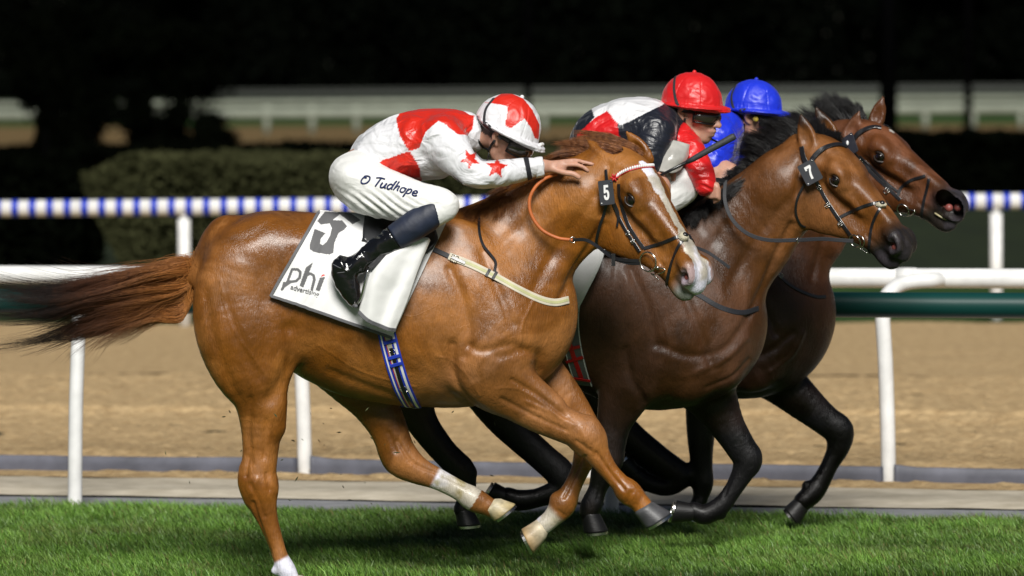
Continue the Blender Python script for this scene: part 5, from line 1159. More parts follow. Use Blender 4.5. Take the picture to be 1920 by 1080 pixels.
# saddle of the chestnut
sd1 = empty('racing_saddle', 'small black racing saddle under the rider of the chestnut', 'saddle')
SADL = simple('saddle_leather', (0.014, 0.015, 0.018), rough=.4, coat=.2, noise_amt=.2, noise_scale=30)
sp_ = []
for t in np.linspace(-1, 1, 31):
    row = []
    for px in np.linspace(0, 1, 24):
        c = np.interp(px, [0, .3, .7, 1], [684, 715, 780, 818]); zt = np.interp(px, [0, .15, .5, .85, 1], [404, 402, 412, 404, 412])
        low = np.interp(px, [0, .2, .55, .85, 1], [412, 425, 450, 455, 430])
        a = abs(t); y = np.interp(a, [0, .3, .6, 1], [0, .13, .22, .30]); z = np.interp(a, [0, .3, 1], [zt, zt + 14, low]); row.append(P(c, z, 0) * (1, 0, 1) + np.array([0, math.copysign(y, t) if t else 0, 0]))
    sp_.append(row)
sp_ = np.array(sp_); q = F1.snap(sp_.reshape(-1, 3), .020, 8); d_ = F1.sample(sp_.reshape(-1, 3)); sp2 = np.where((d_ < .020)[:, None] | (np.abs(sp_.reshape(-1, 3)[:, 1]) > .1)[:, None], q, sp_.reshape(-1, 3))
o = mesh_obj('saddle_tree', sp2, grid_faces(31, 24), SADL, sd1); md = o.modifiers.new('thickness', 'SOLIDIFY'); md.thickness = .008
# near flap below the rider's knee
f_ = []
for rr in np.linspace(0, 1, 8):
    f_.append([(780 + rr * 18 * math.cos(a), 458 + rr * 33 * math.sin(a)) for a in np.linspace(0, 2 * math.pi, 25)])
f_ = np.array(f_); pf = F1.hit(f_[..., 0], f_[..., 1], iso=.016); o = mesh_obj('saddle_flap', pf.reshape(-1, 3), grid_faces(8, 25), SADL, sd1); md = o.modifiers.new('thickness', 'SOLIDIFY'); md.thickness = .006
place_root(sd1, P(745, 410, 0))
# ============ tack of the middle horse
b2_ = empty('bridle', 'black leather bridle with a tilted number 7 plate on the middle horse', 'bridle'); F_, H_ = F2, H2
strap(F_, [(1503, 275), (1506, 292), (1512, 306)], .022, LEATHER, 'headpiece_strap', b2_, H=H_)
strap(F_, [(1522, 300), (1534, 286), (1552, 275), (1572, 271), (1586, 275)], .022, LEATHER, 'browband', b2_, H=H_, thick=.006)
strap(F_, [(1530, 338), (1545, 368), (1568, 404), (1598, 446)], .016, LEATHER, 'cheek_strap', b2_, H=H_)
strap(F_, [(1508, 345), (1495, 372), (1492, 398), (1500, 420), (1510, 426)], .010, LEATHER, 'throat_lash', b2_, H=H_)
strap(F_, [(1574, 408), (1600, 395), (1625, 385), (1650, 379)], .014, LEATHER, 'noseband_upper', b2_, H=H_)
strap(F_, [(1655, 383), (1642, 405), (1633, 432), (1628, 478)], .013, LEATHER, 'noseband_lower', b2_, H=H_)
rc = F_.hit(np.array([1603.]), np.array([452.]), iso=.010)[0]; rn = F_.grad(rc[None], .02)[0]; ring(rc, rn, .030, .0035, STEEL, 'bit_ring', b2_)
m = MB(); p_, _n = on_skin(F_, [(1608, 440), (1618, 446), (1620, 458), (1606, 470), (1597, 484), (1606, 490), (1622, 480)], 5, .010); m.tube(p_, .0030, 8); m.obj('bit_loop', STEEL, b2_)
fc = F_.hit(np.array([1652.]), np.array([384.]), iso=.004)[0]; o_ = ball('fleece_pad', fc, .020, FLEECE, b2_, sc=(1.3, 1, .7), n=12); ball('leather_disc', fc + F_.grad(fc[None], .02)[0] * .011, .013, LEATHER, o_, n=10)
for px, py, a in ((1536, 352, 60), (1551, 385, 60), (1575, 420, 60)): buckle(b2_, F_, px, py, a, .009)
tag_plate(b2_, 1519, 323, Y2 - .21, math.radians(28), math.radians(-10), 17, 21, '7')
place_root(b2_, H2.o)
r2_ = empty('reins', 'flat black reins of the middle horse looping over its neck', 'reins')
free_strap([(1600, 452, Y2 - .30), (1570, 450, Y2 - .29), (1540, 448, Y2 - .27), (1496, 450, Y2 - .24), (1440, 450, Y2 - .22), (1400, 437, Y2 - .20), (1372, 410, Y2 - .18), (1359, 375, Y2 - .16), (1360, 338, Y2 - .14)], .017, WEB, 'rein', r2_, n=8)
free_strap([(1360, 340, Y2 - .14), (1345, 336, Y2 - .16), (1328, 340, Y2 - .18), (1314, 352, Y2 - .20), (1308, 362, Y2 - .2)], .014, WEB, 'rein_loop', r2_)
ring(P(1496, 450, Y2 - .245), (1, -.3, 0), .013, .002, STEEL, 'rein_ring', r2_)
place_root(r2_, P(1440, 450, Y2 - .2))
s2_ = empty('neck_strap', 'dark strap across the chest of the middle horse', 'strap'); strap(F2, [(1270, 530), (1310, 553), (1350, 576), (1390, 586), (1422, 578)], .022, WEB, 'webbing', s2_); place_root(s2_, P(1340, 560, Y2 - .2))
g2_ = empty('girth', 'grey webbing girth with red straps around the middle horse', 'girth')
gp = [(1085, 520), (1072, 565), (1069, 610), (1075, 655), (1087, 700), (1096, 722)]
strap(F2, gp, .080, GREYW, 'webbing', g2_)
for lat in (-.036, .036): strap(F2, gp, .004, TAGW, 'stripe', g2_, lat=lat, lift=.0032, thick=.001)
strap(F2, [(1067, 640), (1075, 665), (1085, 692), (1092, 712)], .020, REDM, 'red_strap', g2_, lift=.004)
for a, b in (((1058, 655), (1088, 648)), ((1062, 677), (1094, 668)), ((1072, 706), (1108, 712))): strap(F2, [a, b], .014, REDM, 'keeper', g2_, lift=.008, n=3)
place_root(g2_, P(1080, 650, Y2 - .2))
c2_ = empty('saddle_cloth', 'white saddle cloth edge hanging behind the chestnut muzzle on the middle horse', 'saddle cloth')
loft([[(1062, 400, Y2 - .20), (1040, 480, Y2 - .30), (1030, 570, Y2 - .33)], [(1100, 405, Y2 - .20), (1080, 480, Y2 - .32), (1058, 572, Y2 - .35)], [(1120, 408, Y2 - .20), (1118, 480, Y2 - .32), (1075, 568, Y2 - .345), (1062, 572, Y2 - .35)], [(1135, 410, Y2 - .20), (1132, 478, Y2 - .31), (1102, 545, Y2 - .335), (1082, 583, Y2 - .34)]], WHITEC, 'cloth', c2_)
free_strap([(1060, 569, Y2 - .357), (1071, 578, Y2 - .355), (1083, 588, Y2 - .35)], .016, WEB, 'binding', c2_)
place_root(c2_, P(1090, 480, Y2 - .3))
# ============ tack of the far horse
b3_ = empty('bridle', 'black leather bridle on the rightmost horse with a small edge-on plate', 'bridle'); F_, H_ = F3, H3
strap(F_, [(1598, 266), (1608, 252), (1622, 243), (1638, 238), (1652, 240)], .022, LEATHER, 'browband', b3_, H=H_, thick=.006)
strap(F_, [(1600, 285), (1618, 306), (1640, 330), (1664, 352), (1688, 375)], .016, LEATHER, 'cheek_strap', b3_, H=H_)
strap(F_, [(1612, 292), (1640, 320), (1665, 345), (1684, 360)], .011, LEATHER, 'cheek_strap', b3_, lift=.003)
strap(F_, [(1684, 366), (1690, 352), (1708, 338), (1735, 330)], .014, LEATHER, 'noseband_upper', b3_, H=H_)
strap(F_, [(1742, 335), (1738, 355), (1731, 383), (1725, 424)], .014, LEATHER, 'noseband_lower', b3_, H=H_)
rc = F_.hit(np.array([1693.]), np.array([394.]), iso=.010)[0]; rn = F_.grad(rc[None], .02)[0]; ring(rc, rn, .030, .0038, STEEL, 'bit_ring', b3_)
m = MB(); p_, _n = on_skin(F_, [(1700, 392), (1716, 396), (1706, 404), (1696, 415), (1704, 420)], 5, .010); m.tube(p_, .0034, 8); m.obj('bit_loop', STEEL, b3_)
for px, py, a in ((1614, 300, 45), (1662, 358, 45)): buckle(b3_, F_, px, py, a, .011)
tag_plate(b3_, 1593, 272, Y3 - .17, math.radians(26), math.radians(-48), 16, 19, None)
ov = ball('white_mark', P(1589, 268, Y3 - .185), .010, TAGW, b3_, sc=(.6, .3, 1.1), n=8)
place_root(b3_, H3.o)
s3_ = empty('neck_strap', 'thin dark strap low on the neck of the rightmost horse', 'strap'); strap(F3, [(1455, 505), (1472, 527), (1500, 545), (1530, 556), (1548, 556)], .014, LEATHER, 'webbing', s3_); buckle(s3_, F3, 1464, 516, 45, .010); place_root(s3_, P(1500, 540, Y3 - .2))
# ------------------------------------------------------------------ riders
def skin_mat():
    m = simple('skin', (1, 1, 1), rough=.48, vcol=True, noise_amt=.12, noise_scale=60, bump=.25, bump_scale=180, sub=.12); return m
SKIN = skin_mat()
def silk_mat(name, rough=.30, wr=1.0):
    m, nt, b = newmat(name); L = nt.links.new; a = N(nt, 'ShaderNodeAttribute', attribute_name='Col'); L(a.outputs['Color'], b.inputs['Base Color'])
    b.inputs['Roughness'].default_value = rough; b.inputs['Sheen Weight'].default_value = .25; b.inputs['Sheen Roughness'].default_value = .3; b.inputs['Specular IOR Level'].default_value = .6
    v = texco(nt, (7, 7, 12), (0, math.radians(-30), 0)); t = N(nt, 'ShaderNodeTexNoise', i_Scale=1.1, i_Detail=2.0, i_Distortion=1.6, i_Roughness=.4); L(v, t.inputs['Vector'])
    v2 = texco(nt, (30, 30, 12), (0, .5, 0)); t2 = N(nt, 'ShaderNodeTexNoise', i_Scale=1.5, i_Detail=2.0, i_Distortion=1.2); L(v2, t2.inputs['Vector'])
    b1 = N(nt, 'ShaderNodeBump', i_Strength=.8 * wr, i_Distance=.022); L(t.outputs['Fac'], b1.inputs['Height'])
    b2 = N(nt, 'ShaderNodeBump', i_Strength=.32 * wr, i_Distance=.006); L(t2.outputs['Fac'], b2.inputs['Height']); L(b1.outputs[0], b2.inputs['Normal']); L(b2.outputs[0], b.inputs['Normal'])
    return m
SILK = silk_mat('racing_silk', .38, 1.15); CAPM = silk_mat('cap_silk', .42, .45)
BREECH = silk_mat('white_breeches', .6, .5)
PATENT = simple('black_patent_boot', (.006, .006, .007), rough=.07, coat=1.0, noise_amt=.1, bump=.55, bump_scale=16, bump_dist=.02)
NAVY = simple('navy_boot_top', (.014, .020, .042), rough=.55, noise_amt=.35, noise_scale=18, bump=.3)
BLACKP = simple('black_helmet_plastic', (.008, .008, .009), rough=.3, noise_amt=.1); ELASTIC = simple('dark_elastic', (.03, .03, .035), rough=.7, bump=.4, bump_scale=300)
LENS = simple('smoked_lens', (.035, .028, .020), rough=.05, coat=1.0, noise_amt=.1, trans=.15); GOLD = simple('yellow_button', (.60, .45, .06), rough=.35)
class HF:
    """human head frame: f forward, u crown, w towards camera"""
    def __init__(s, px, py, y, yaw, tilt, L=1.0):
        s.o = P(px, py, y); h = np.array([math.cos(yaw), -math.sin(yaw), 0]); z = np.array([0, 0, 1.])
        s.f = h * math.cos(tilt) - z * math.sin(tilt); s.u = h * math.sin(tilt) + z * math.cos(tilt); s.w = np.array([-math.sin(yaw), -math.cos(yaw), 0]); s.L = L
    def __call__(s, a, b, c):
        a = np.asarray(a, float)[..., None]; b = np.asarray(b, float)[..., None]; c = np.asarray(c, float)[..., None]; return s.o + s.L * (s.f * a + s.u * b + s.w * c)
    def mirror(s, p): q = np.asarray(p) - s.o; return np.asarray(p) - 2 * (q @ s.w)[..., None] * s.w
def face(F, T):
    nd = lambda l: np.column_stack([T(*np.asarray(l, float)[:, :3].T), np.asarray(l, float)[:, 3] * T.L, np.asarray(l, float)[:, 4]])
    F.add(nd([(-.015, .015, 0, .088, .86), (.01, .01, 0, .088, .84)]), .02, T.w)
    F.add(nd([(.035, -.03, 0, .060, .95), (.045, -.065, 0, .046, .95), (.055, -.098, 0, .026, 1.1)]), .03, T.w)
    for sd in (1, -1):
        F.add(nd([(-.01, -.045, .052 * sd, .022, 1), (-.002, -.075, .048 * sd, .018, 1), (.03, -.098, .028 * sd, .018, 1), (.055, -.108, .01 * sd, .017, 1)]), .025, T.w)
        F.add(nd([(.055, -.045, .040 * sd, .018, 1)]), .02, T.w)                       # cheekbone
        F.add(nd([(.082, .0, .030 * sd, .012, 1), (.088, .002, .012 * sd, .012, 1)]), .015, T.w)  # brow
        F.sub(nd([(.098, -.022, .032 * sd, .016, 1)]), .012, T.w)
        F.add(nd([(-.008, .000, .078 * sd, .012, 1), (-.020, -.010, .083 * sd, .014, 1), (-.016, -.030, .080 * sd, .011, 1), (-.006, -.040, .077 * sd, .008, 1)]), .008, T.w)
        F.sub(nd([(-.010, -.014, .092 * sd, .009, 1), (-.009, -.026, .090 * sd, .006, 1)]), .005, T.w)
        F.sub(nd([(.092, -.083, .030 * sd, .006, 1)]), .01, T.w)
    F.add(nd([(.088, -.010, 0, .010, 1), (.102, -.035, 0, .011, 1), (.112, -.052, 0, .012, 1)]), .012, T.w)
    F.add(nd([(.098, -.055, .012, .008, 1)]), .008, T.w); F.add(nd([(.098, -.055, -.012, .008, 1)]), .008, T.w)
    F.add(nd([(.084, -.078, .020, .008, 1), (.094, -.076, 0, .009, 1), (.084, -.078, -.020, .008, 1)]), .008, T.w)
    F.add(nd([(.080, -.092, .016, .008, 1), (.088, -.092, 0, .009, 1), (.080, -.092, -.016, .008, 1)]), .008, T.w)
    F.sub(nd([(.100, -.085, .022, .0035, 1), (.104, -.085, 0, .0035, 1), (.100, -.085, -.022, .0035, 1)]), .004, T.w)
def hand(F, wrist, palm, fingers, thumb, r=.0092):
    F.add([(*wrist, .024, .8), (*(np.array(wrist) * .5 + np.array(palm) * .5), .026, .8), (*palm, .030, .55)], .02)
    for f in fingers: F.add([(*q, r * (1.05 - .22 * i / len(f)), 1) for i, q in enumerate(f)], .006)
    F.add([(*q, .0125 * (1.05 - .18 * i / len(thumb)), 1) for i, q in enumerate(thumb)], .012)
def fold(V, Nn, seed, amp, scale=9.0, stretch=(1, 1, 1)):
    q = V * np.array(stretch) * scale; w = fbm(q * .6, 2, seed)[:, None] * 1.2; n = 1 - np.abs(noise(q + w, seed + 3)) * 2; n2 = 1 - np.abs(noise(q * 2.1 + w * 2, seed + 5)) * 2
    return V + Nn * (amp * (n + .45 * n2))[:, None]
def garment(name, parts, k, bounds, h, mat, root, colfn, seed=1, amp=.003, scale=9.0, stretch=(1, 1, 1), cuts=(), extra=None, smooth=2):
    F = Field(bounds[0], bounds[1], h)
    for p in parts: F.add(p[0], p[1] if len(p) > 1 else k)
    for c, n in cuts: F.cut(c, n)
    V, Fq = F.mesh(smooth); Nn = vnormals(V, Fq)
    V2 = fold(V, Nn, seed, amp, scale, stretch)
    if extra is not None: V2 = extra(V2, Nn)
    return mesh_obj(name, V2, Fq, mat, root, col=colfn(V)), F
def helmet(root, T, capcol, colfn, yb, seam=True, seed=1, peak=.062, bow=False, tiltb=0.0):
    """silk covered skull cap with a peak"""
    R = .122 * T.L; c = T(-.012, .022, 0); F = Field(c - .22, c + .22, .0042)
    F.add([(*c, R, .84)], 0, T.w); cut = T(0, .012, 0); nb = -(T.u + T.f * tiltb); F.cut(cut, nb)
    # brim: flat disc pushed forward, and a rolled band
    Fb = Field(c - .22, c + .22, .0042); Fb.add([(*T(.012, .012, 0), (R + .012) , .10)], 0, T.u); Fb.add([(*T(peak, .004, 0), .088 * T.L, .09)], .02, T.u)
    F.a = smin(F.a, Fb.a, .012)
    V, Fq = F.mesh(2); Nn = vnormals(V, Fq)
    if True:
        q = V - T.o; a_ = np.arctan2(q @ T.w, q @ T.f); up = (q @ T.u)
        s6 = np.abs(np.sin(a_ * 3 + .4)); V = V - Nn * (.0045 * np.exp(-(s6 / .045) ** 2) * (up > .03))[:, None]
        gather = (np.clip((.060 - up) / .04, 0, 1) * (up > .016)); V = V + Nn * (.0018 * noise(np.stack([a_ * 22, up * 30, a_ * 0], -1), seed) * gather)[:, None]
        V = fold(V, Nn, seed, .0022, 16)
    o = mesh_obj('helmet', V, Fq, CAPM, root, col=colfn(V)); m = ball('button', T(-.012, .022 + .122 + .002, 0), .009, CAPM, o, n=8)
    a = m.data.color_attributes.new('Col', 'FLOAT_COLOR', 'POINT'); cc = np.ones((len(m.data.vertices), 4), np.float32); cc[:, :3] = capcol; a.data.foreach_set('color', cc.ravel())
    F2_ = Field(c - .2, c + .2, .005); F2_.add([(*T(-.012, .015, 0), .108 * T.L, .84)], 0, T.w); F2_.cut(T(0, -.014, 0), -(T.u + T.f * .1)); F2_.cut(T(0, .03, 0), T.u)
    V, Fq = F2_.mesh(1); mesh_obj('helmet_shell', V, Fq, BLACKP, root)
    if bow:
        m = MB(); m.tube([T(.122, .018, .022), T(.128, .026, .012), T(.124, .018, 0), T(.128, .026, -.012), T(.122, .018, -.022)], [.006, .009, .005, .009, .006], 8); b = m.obj('bow', WHITEC, o)
    return F
def goggles(root, T, F, straps, lensmat=None, button=False, capF=None):
    m = []; na, nh = 25, 7; A_ = np.linspace(-1.25, 1.25, na); h_ = np.linspace(-1, 1, nh)
    for a in A_:
        for b in h_:
            R = .094 + .010 * (1 - b * b); dip = .012 * math.exp(-(a / .25) ** 2) * (b < 0)
            m.append(T(R * math.cos(a) * 1.05 + .003, -.024 + b * (.029 - .007 * abs(a)) + dip, R * math.sin(a) * .86))
    o = mesh_obj('goggles', np.array(m), grid_faces(na, nh), lensmat or LENS, root); md = o.modifiers.new('t', 'SOLIDIFY'); md.thickness = .002
    g = np.array(m).reshape(na, nh, 3); loop = np.concatenate([g[:, 0], g[-1, 1:], g[::-1, -1][1:], g[0, ::-1][1:]]); mb = MB(); mb.tube(loop, .0042, 8, caps=False); mb.obj('goggle_frame', BLACKP, o)
    if capF is not None:
        p, nn = on_skin(capF, straps, 8, .002); ribbon(p, nn, .013 if len(straps) < 6 else .013, .002, ELASTIC, 'strap', o); q = T.mirror(p); ribbon(q[::-1], (T.mirror(p + nn) - q)[::-1], .013, .002, ELASTIC, 'strap', o)
    if button: m = MB(); c = g[3, 3] if False else T(.02, -.02, .090); m.tube([c, c + T.w * .010], .0125, 14); m.obj('button', GOLD, o)
    return o
SK = np.array([.50, .27, .19])
def skincol(T):
    def fn(V):
        C = np.tile(SK, (len(V), 1)); n = fbm(V * 14, 3, 2); C *= (1 + .16 * n)[:, None]
        q = V - T.o; a, b, c = q @ T.f, q @ T.u, q @ T.w
        hair = (b > -.035 + .004 * noise(V * 90, 4)) & (a < -.02) & (np.abs(c) < .09) & (b < .2); C[hair] = (.03, .02, .012)
        lips = np.exp(-((a - .09) / .016) ** 2 - ((b + .085) / .011) ** 2); C = C * (1 - .5 * lips[:, None]) + np.array([.38, .12, .10]) * .5 * lips[:, None]
        ck = np.exp(-((a - .07) / .03) ** 2 - ((b + .055) / .02) ** 2)[:, None]; C = C * (1 - .25 * ck) + np.array([.52, .18, .13]) * .25 * ck
        st = np.exp(-((b + .10) / .03) ** 2)[:, None] * (a > 0)[:, None]; C = C * (1 - .15 * st)
        return C
    return fn
def PV(V, yc): 
    """side view coordinates in picture pixels at a fixed depth, for cut-and-sew panels"""
    k = mpp(yc); c = P(960, 540, yc); return 960 + (V[:, 0] - c[0]) / k, 540 - (V[:, 2] - c[2]) / k
def n_(l, yc): return nodes_px(l, yc)
def stirrup(root, c, ax, y):
    m = MB(); c = np.array(c, float); t = np.linspace(-2.3, 2.3, 19); d = np.array(ax, float); d /= np.linalg.norm(d); s_ = np.array([0, 1., 0]); s_ = s_ - d * (s_ @ d)
    m.tube([c + .055 * math.sin(a) * s_ + d * (-.062 * math.cos(a) - .01) for a in t], .0045, 8); o = m.obj('stirrup_iron', STEEL, root); return o
# ============================================================ rider of the chestnut
p1 = empty('person', 'jockey in white and red silks crouched low over the chestnut, one hand on its neck', 'person', 'jockeys')
T1 = HF(951, 253, Y1 - .06, math.radians(12), math.radians(27), 1.17)
lo = P(600, 640, 0) * (1, 0, 1) + (0, -.50, 0); hi = P(1130, 150, 0) * (1, 0, 1) + (0, .50, 0)
FB = Field(lo, hi, .0056)
A = lambda l, k=.03: FB.add(n_(l, Y1), k)
A([(672, 325, 44, 0, 1.5), (720, 292, 44, 0, 1.5), (770, 272, 48, 0, 1.5), (818, 262, 46, 0, 1.8), (850, 250, 34, 0, 1.8)], .04)
A([(850, 250, 26, -.01, 1), (880, 250, 25, -.03, 1), (915, 255, 22, -.05, 1)], .03)
for s_ in (-1, 1):
    A([(832, 264, 32, .17 * s_, 1), (865, 304, 24, .235 * s_, 1), (893, 326, 20, .26 * s_, 1), (940, 324, 20, .23 * s_, 1), (985, 317, 15, .185 * s_, 1), (1018, 312, 11.5, .155 * s_, .9)], .03)
    A([(668, 338, 46, .11 * s_, .9), (725, 364, 38, .21 * s_, .85), (785, 380, 33, .28 * s_, .85), (832, 386, 25, .315 * s_, .9), (800, 410, 19, .335 * s_, .9), (755, 438, 18, .335 * s_, .9), (705, 470, 15, .33 * s_, .9), (660, 500, 11, .325 * s_, 1)], .03)
    A([(655, 498, 11, .325 * s_, .9), (640, 510, 13, .325 * s_, .9), (655, 545, 10, .325 * s_, .9), (664, 563, 8, .325 * s_, .9)], .02)
    yo = .14 * s_
    hand(FB, P(1018, 312, Y1 + .155 * s_), P(1050, 313, Y1 + yo),
         [P(np.array([1056, 1078, 1094, 1111]), np.array([303, 301, 304, 308]), np.array([yo, yo * .9, yo * .85, yo * .85])), P(np.array([1060, 1080, 1094, 1102]), np.array([309, 309, 314, 320]), np.array([yo * 1.05, yo * .98, yo * .95, yo * .95])),
          P(np.array([1058, 1074, 1086, 1090]), np.array([315, 318, 322, 328]), np.array([yo * .85, yo * .75, yo * .7, yo * .7])), P(np.array([1052, 1064, 1074, 1078]), np.array([320, 324, 328, 333]), np.array([yo * .75, yo * .65, yo * .6, yo * .6]))],
         P(np.array([1040, 1060, 1074, 1085]), np.array([318, 324, 326, 332]), np.array([yo * 1.15, yo * 1.25, yo * 1.28, yo * 1.28])))
face(FB, T1)
V, Fq = FB.mesh(2); mesh_obj('body', V, Fq, SKIN, p1, col=skincol(T1)(V))
# jacket
whitec = np.array([.74, .74, .77]); redc = np.array([.62, .022, .010])
up1 = [(746, 220), (760, 205), (810, 195), (860, 198), (892, 215), (888, 240), (877, 253), (862, 251), (842, 234), (827, 226), (804, 246), (791, 274), (772, 280), (754, 252)]
lo1 = [(655, 306), (664, 309), (696, 313), (722, 296), (772, 280), (789, 307), (792, 328), (797, 350), (775, 345), (717, 345), (660, 330)]
def star(cx, cy, r, a0=0): return [(cx + (r if i % 2 == 0 else r * .42) * math.sin(a0 + i * math.pi / 5), cy - (r if i % 2 == 0 else r * .42) * math.cos(a0 + i * math.pi / 5)) for i in range(10)]
armpts = [P(832, 264, -.17), P(865, 306, -.24), P(893, 330, -.26), P(940, 326, -.23), P(1018, 312, -.155)]
def jc1(V):
    C = np.tile(whitec, (len(V), 1)); x, z = PV(V, Y1); arm = (near_w(V, armpts, .082, .1) > .5) & (V[:, 1] < -.06); arm2 = near_w(V, [p * (1, -1, 1) for p in armpts], .082, .1) > .5
    m = (poly_mask(x, z, up1) | poly_mask(x, z, lo1)) & ~arm & ~(arm2 & (V[:, 1] > .06)); C[m] = redc
    x2, z2 = PV(V, Y1 - .25); C[(poly_mask(x2, z2, star(932, 314, 21, .15)) | poly_mask(x2, z2, star(884, 297, 20, -.5))) & (arm | arm2)] = redc
    return C
jp = [(n_([(690, 312, 36, 0, 1.7), (715, 294, 54, 0, 1.35), (765, 272, 62, 0, 1.35), (815, 262, 58, 0, 1.6), (848, 248, 42, 0, 1.7), (872, 245, 30, -.02, 1.2)], Y1), .04)]
jp += [(n_([(768, 300, 36, 0, 2.2), (820, 300, 34, 0, 2.4)], Y1), .05)]
for s_ in (-1, 1): jp.append((n_([(830, 262, 42, .17 * s_, 1), (862, 300, 32, .24 * s_, 1), (892, 324, 27, .27 * s_, 1), (920, 326, 26, .25 * s_, 1), (955, 323, 22, .22 * s_, 1), (985, 318, 19, .185 * s_, 1), (1006, 314, 16, .165 * s_, .95)], Y1), .035))
jp.append((n_([(868, 248, 30, -.02, 1), (884, 252, 31, -.035, 1)], Y1), .03))
jk, FJ = garment('jacket', jp, .03, (lo, hi), .0052, SILK, p1, jc1, seed=4, amp=.0056, scale=8.0, stretch=(1, 1, 1.3), cuts=[(P(893, 250, -.03), (.95, 0, .1))] if False else [])
# breeches
bp = []
for s_ in (-1, 1):
    bp.append((n_([(668, 335, 47, .10 * s_, .9), (690, 352, 50, .16 * s_, .85), (730, 366, 46, .22 * s_, .85), (785, 380, 39, .285 * s_, .85), (832, 386, 29, .318 * s_, .9), (812, 404, 24, .333 * s_, .9)], Y1), .035))
bp.append((n_([(660, 330, 42, 0, 2.6), (680, 318, 40, 0, 2.6)], Y1), .04)); bp.append((n_([(680, 360, 40, 0, 2), (720, 385, 22, 0, 2)], Y1), .04))
def thighfold(V, Nn):
    x, z = PV(V, Y1 - .25); d = (x - 640) * .35 + (z - 380) * .93; amp = np.exp(-((x - 700) / 70) ** 2 - ((z - 385) / 26) ** 2)
    return V + Nn * (.0060 * amp * np.sin(((z - 370) * .75 - (x - 700) * .55) * .55 + 2 * noise(V * 8, 3)))[:, None]
br, FBR = garment('breeches', bp, .03, (lo, hi), .0052, BREECH, p1, lambda V: np.tile([.76, .76, .74], (len(V), 1)), seed=9, amp=.0022, scale=9, extra=thighfold)
INK = simple('navy_embroidery', (.008, .018, .09), rough=.7)
def script(F, glyphs, root, mat, w, iso=.002, T_=None):
    for nm, pl in glyphs:
        mb = MB()
        for l in pl:
            g = catmull(np.array([T_(*q) for q in l]), 5) if len(l) > 2 else np.array([T_(*q) for q in l]); p = F.hit(g[:, 0], g[:, 1], iso=iso); mb.tube(p, w, 6)
        mb.obj(nm, mat, root)
# handwriting strokes in a 10 unit high alphabet, laid along the thigh
GL = {'O': ([[(2.2, 9), (.6, 6), (.8, 2.4), (2.8, .9), (5, 2.2), (6, 5.4), (5.2, 8.6), (3.2, 9.4), (1.4, 8.6), (1.6, 7.4), (3.4, 7.2)]], 8.4), 'T': ([[(0, 9), (3, 9.8), (6.4, 9.4)], [(3.6, 9.5), (2.8, 5), (2.2, .4)]], 5.4),
 'u': ([[(.6, 5.5), (.2, 2), (1, .3), (2.6, 1.2), (3.6, 5.4)], [(3.7, 5.6), (3.5, 1.5), (4.6, .4)]], 4.9), 'd': ([[(3.6, 5), (1.8, 5.6), (.4, 3.4), (.8, .8), (2.2, .4), (3.6, 3), (4.8, 10)], [(4.4, 9), (3.8, 2.4), (4.4, .4)]], 5.2),
 'h': ([[(1.6, 10), (1, 5), (.4, .2)], [(.7, 2.6), (2.2, 5.4), (3.4, 5), (3, 2), (3.6, .3)]], 4.8), 'o': ([[(2.4, 5.4), (.6, 4.4), (.4, 1.4), (1.8, .2), (3.4, 1.6), (3.4, 4.4), (2.2, 5.4), (3.2, 4.8), (4.2, 5)]], 4.5),
 'p': ([[(1, 5.6), (.4, 1), (-.2, -4)], [(.6, 2.6), (2, 5.6), (3.6, 4.8), (3.2, 1.6), (1.6, .4), (.6, 1.6)]], 4.8), 'e': ([[(.6, 2.8), (2.6, 3.2), (3.2, 4.8), (1.8, 5.6), (.4, 3.6), (.8, .9), (2.6, .4), (4, 1.6)]], 4.6)}
xo = 0; gl = []
for ch in 'O Tudhope':
    if ch == ' ': xo += 1.6; continue
    st, adv = GL[ch]; gl.append(('letter', [[(x + xo + .18 * y, y) for x, y in l] for l in st])); xo += adv
base0 = np.array([673, 345.]); base1 = np.array([782, 369.]); dd = (base1 - base0) / np.linalg.norm(base1 - base0); nn_ = np.array([dd[1], -dd[0]]); kx = np.linalg.norm(base1 - base0) / xo
letter_root = None
script(FBR, gl, br, INK, .0036, .0035, lambda x, y: tuple(base0 + dd * x * kx + nn_ * (y * 1.85 + 2.2 * math.sin(x / xo * math.pi))))
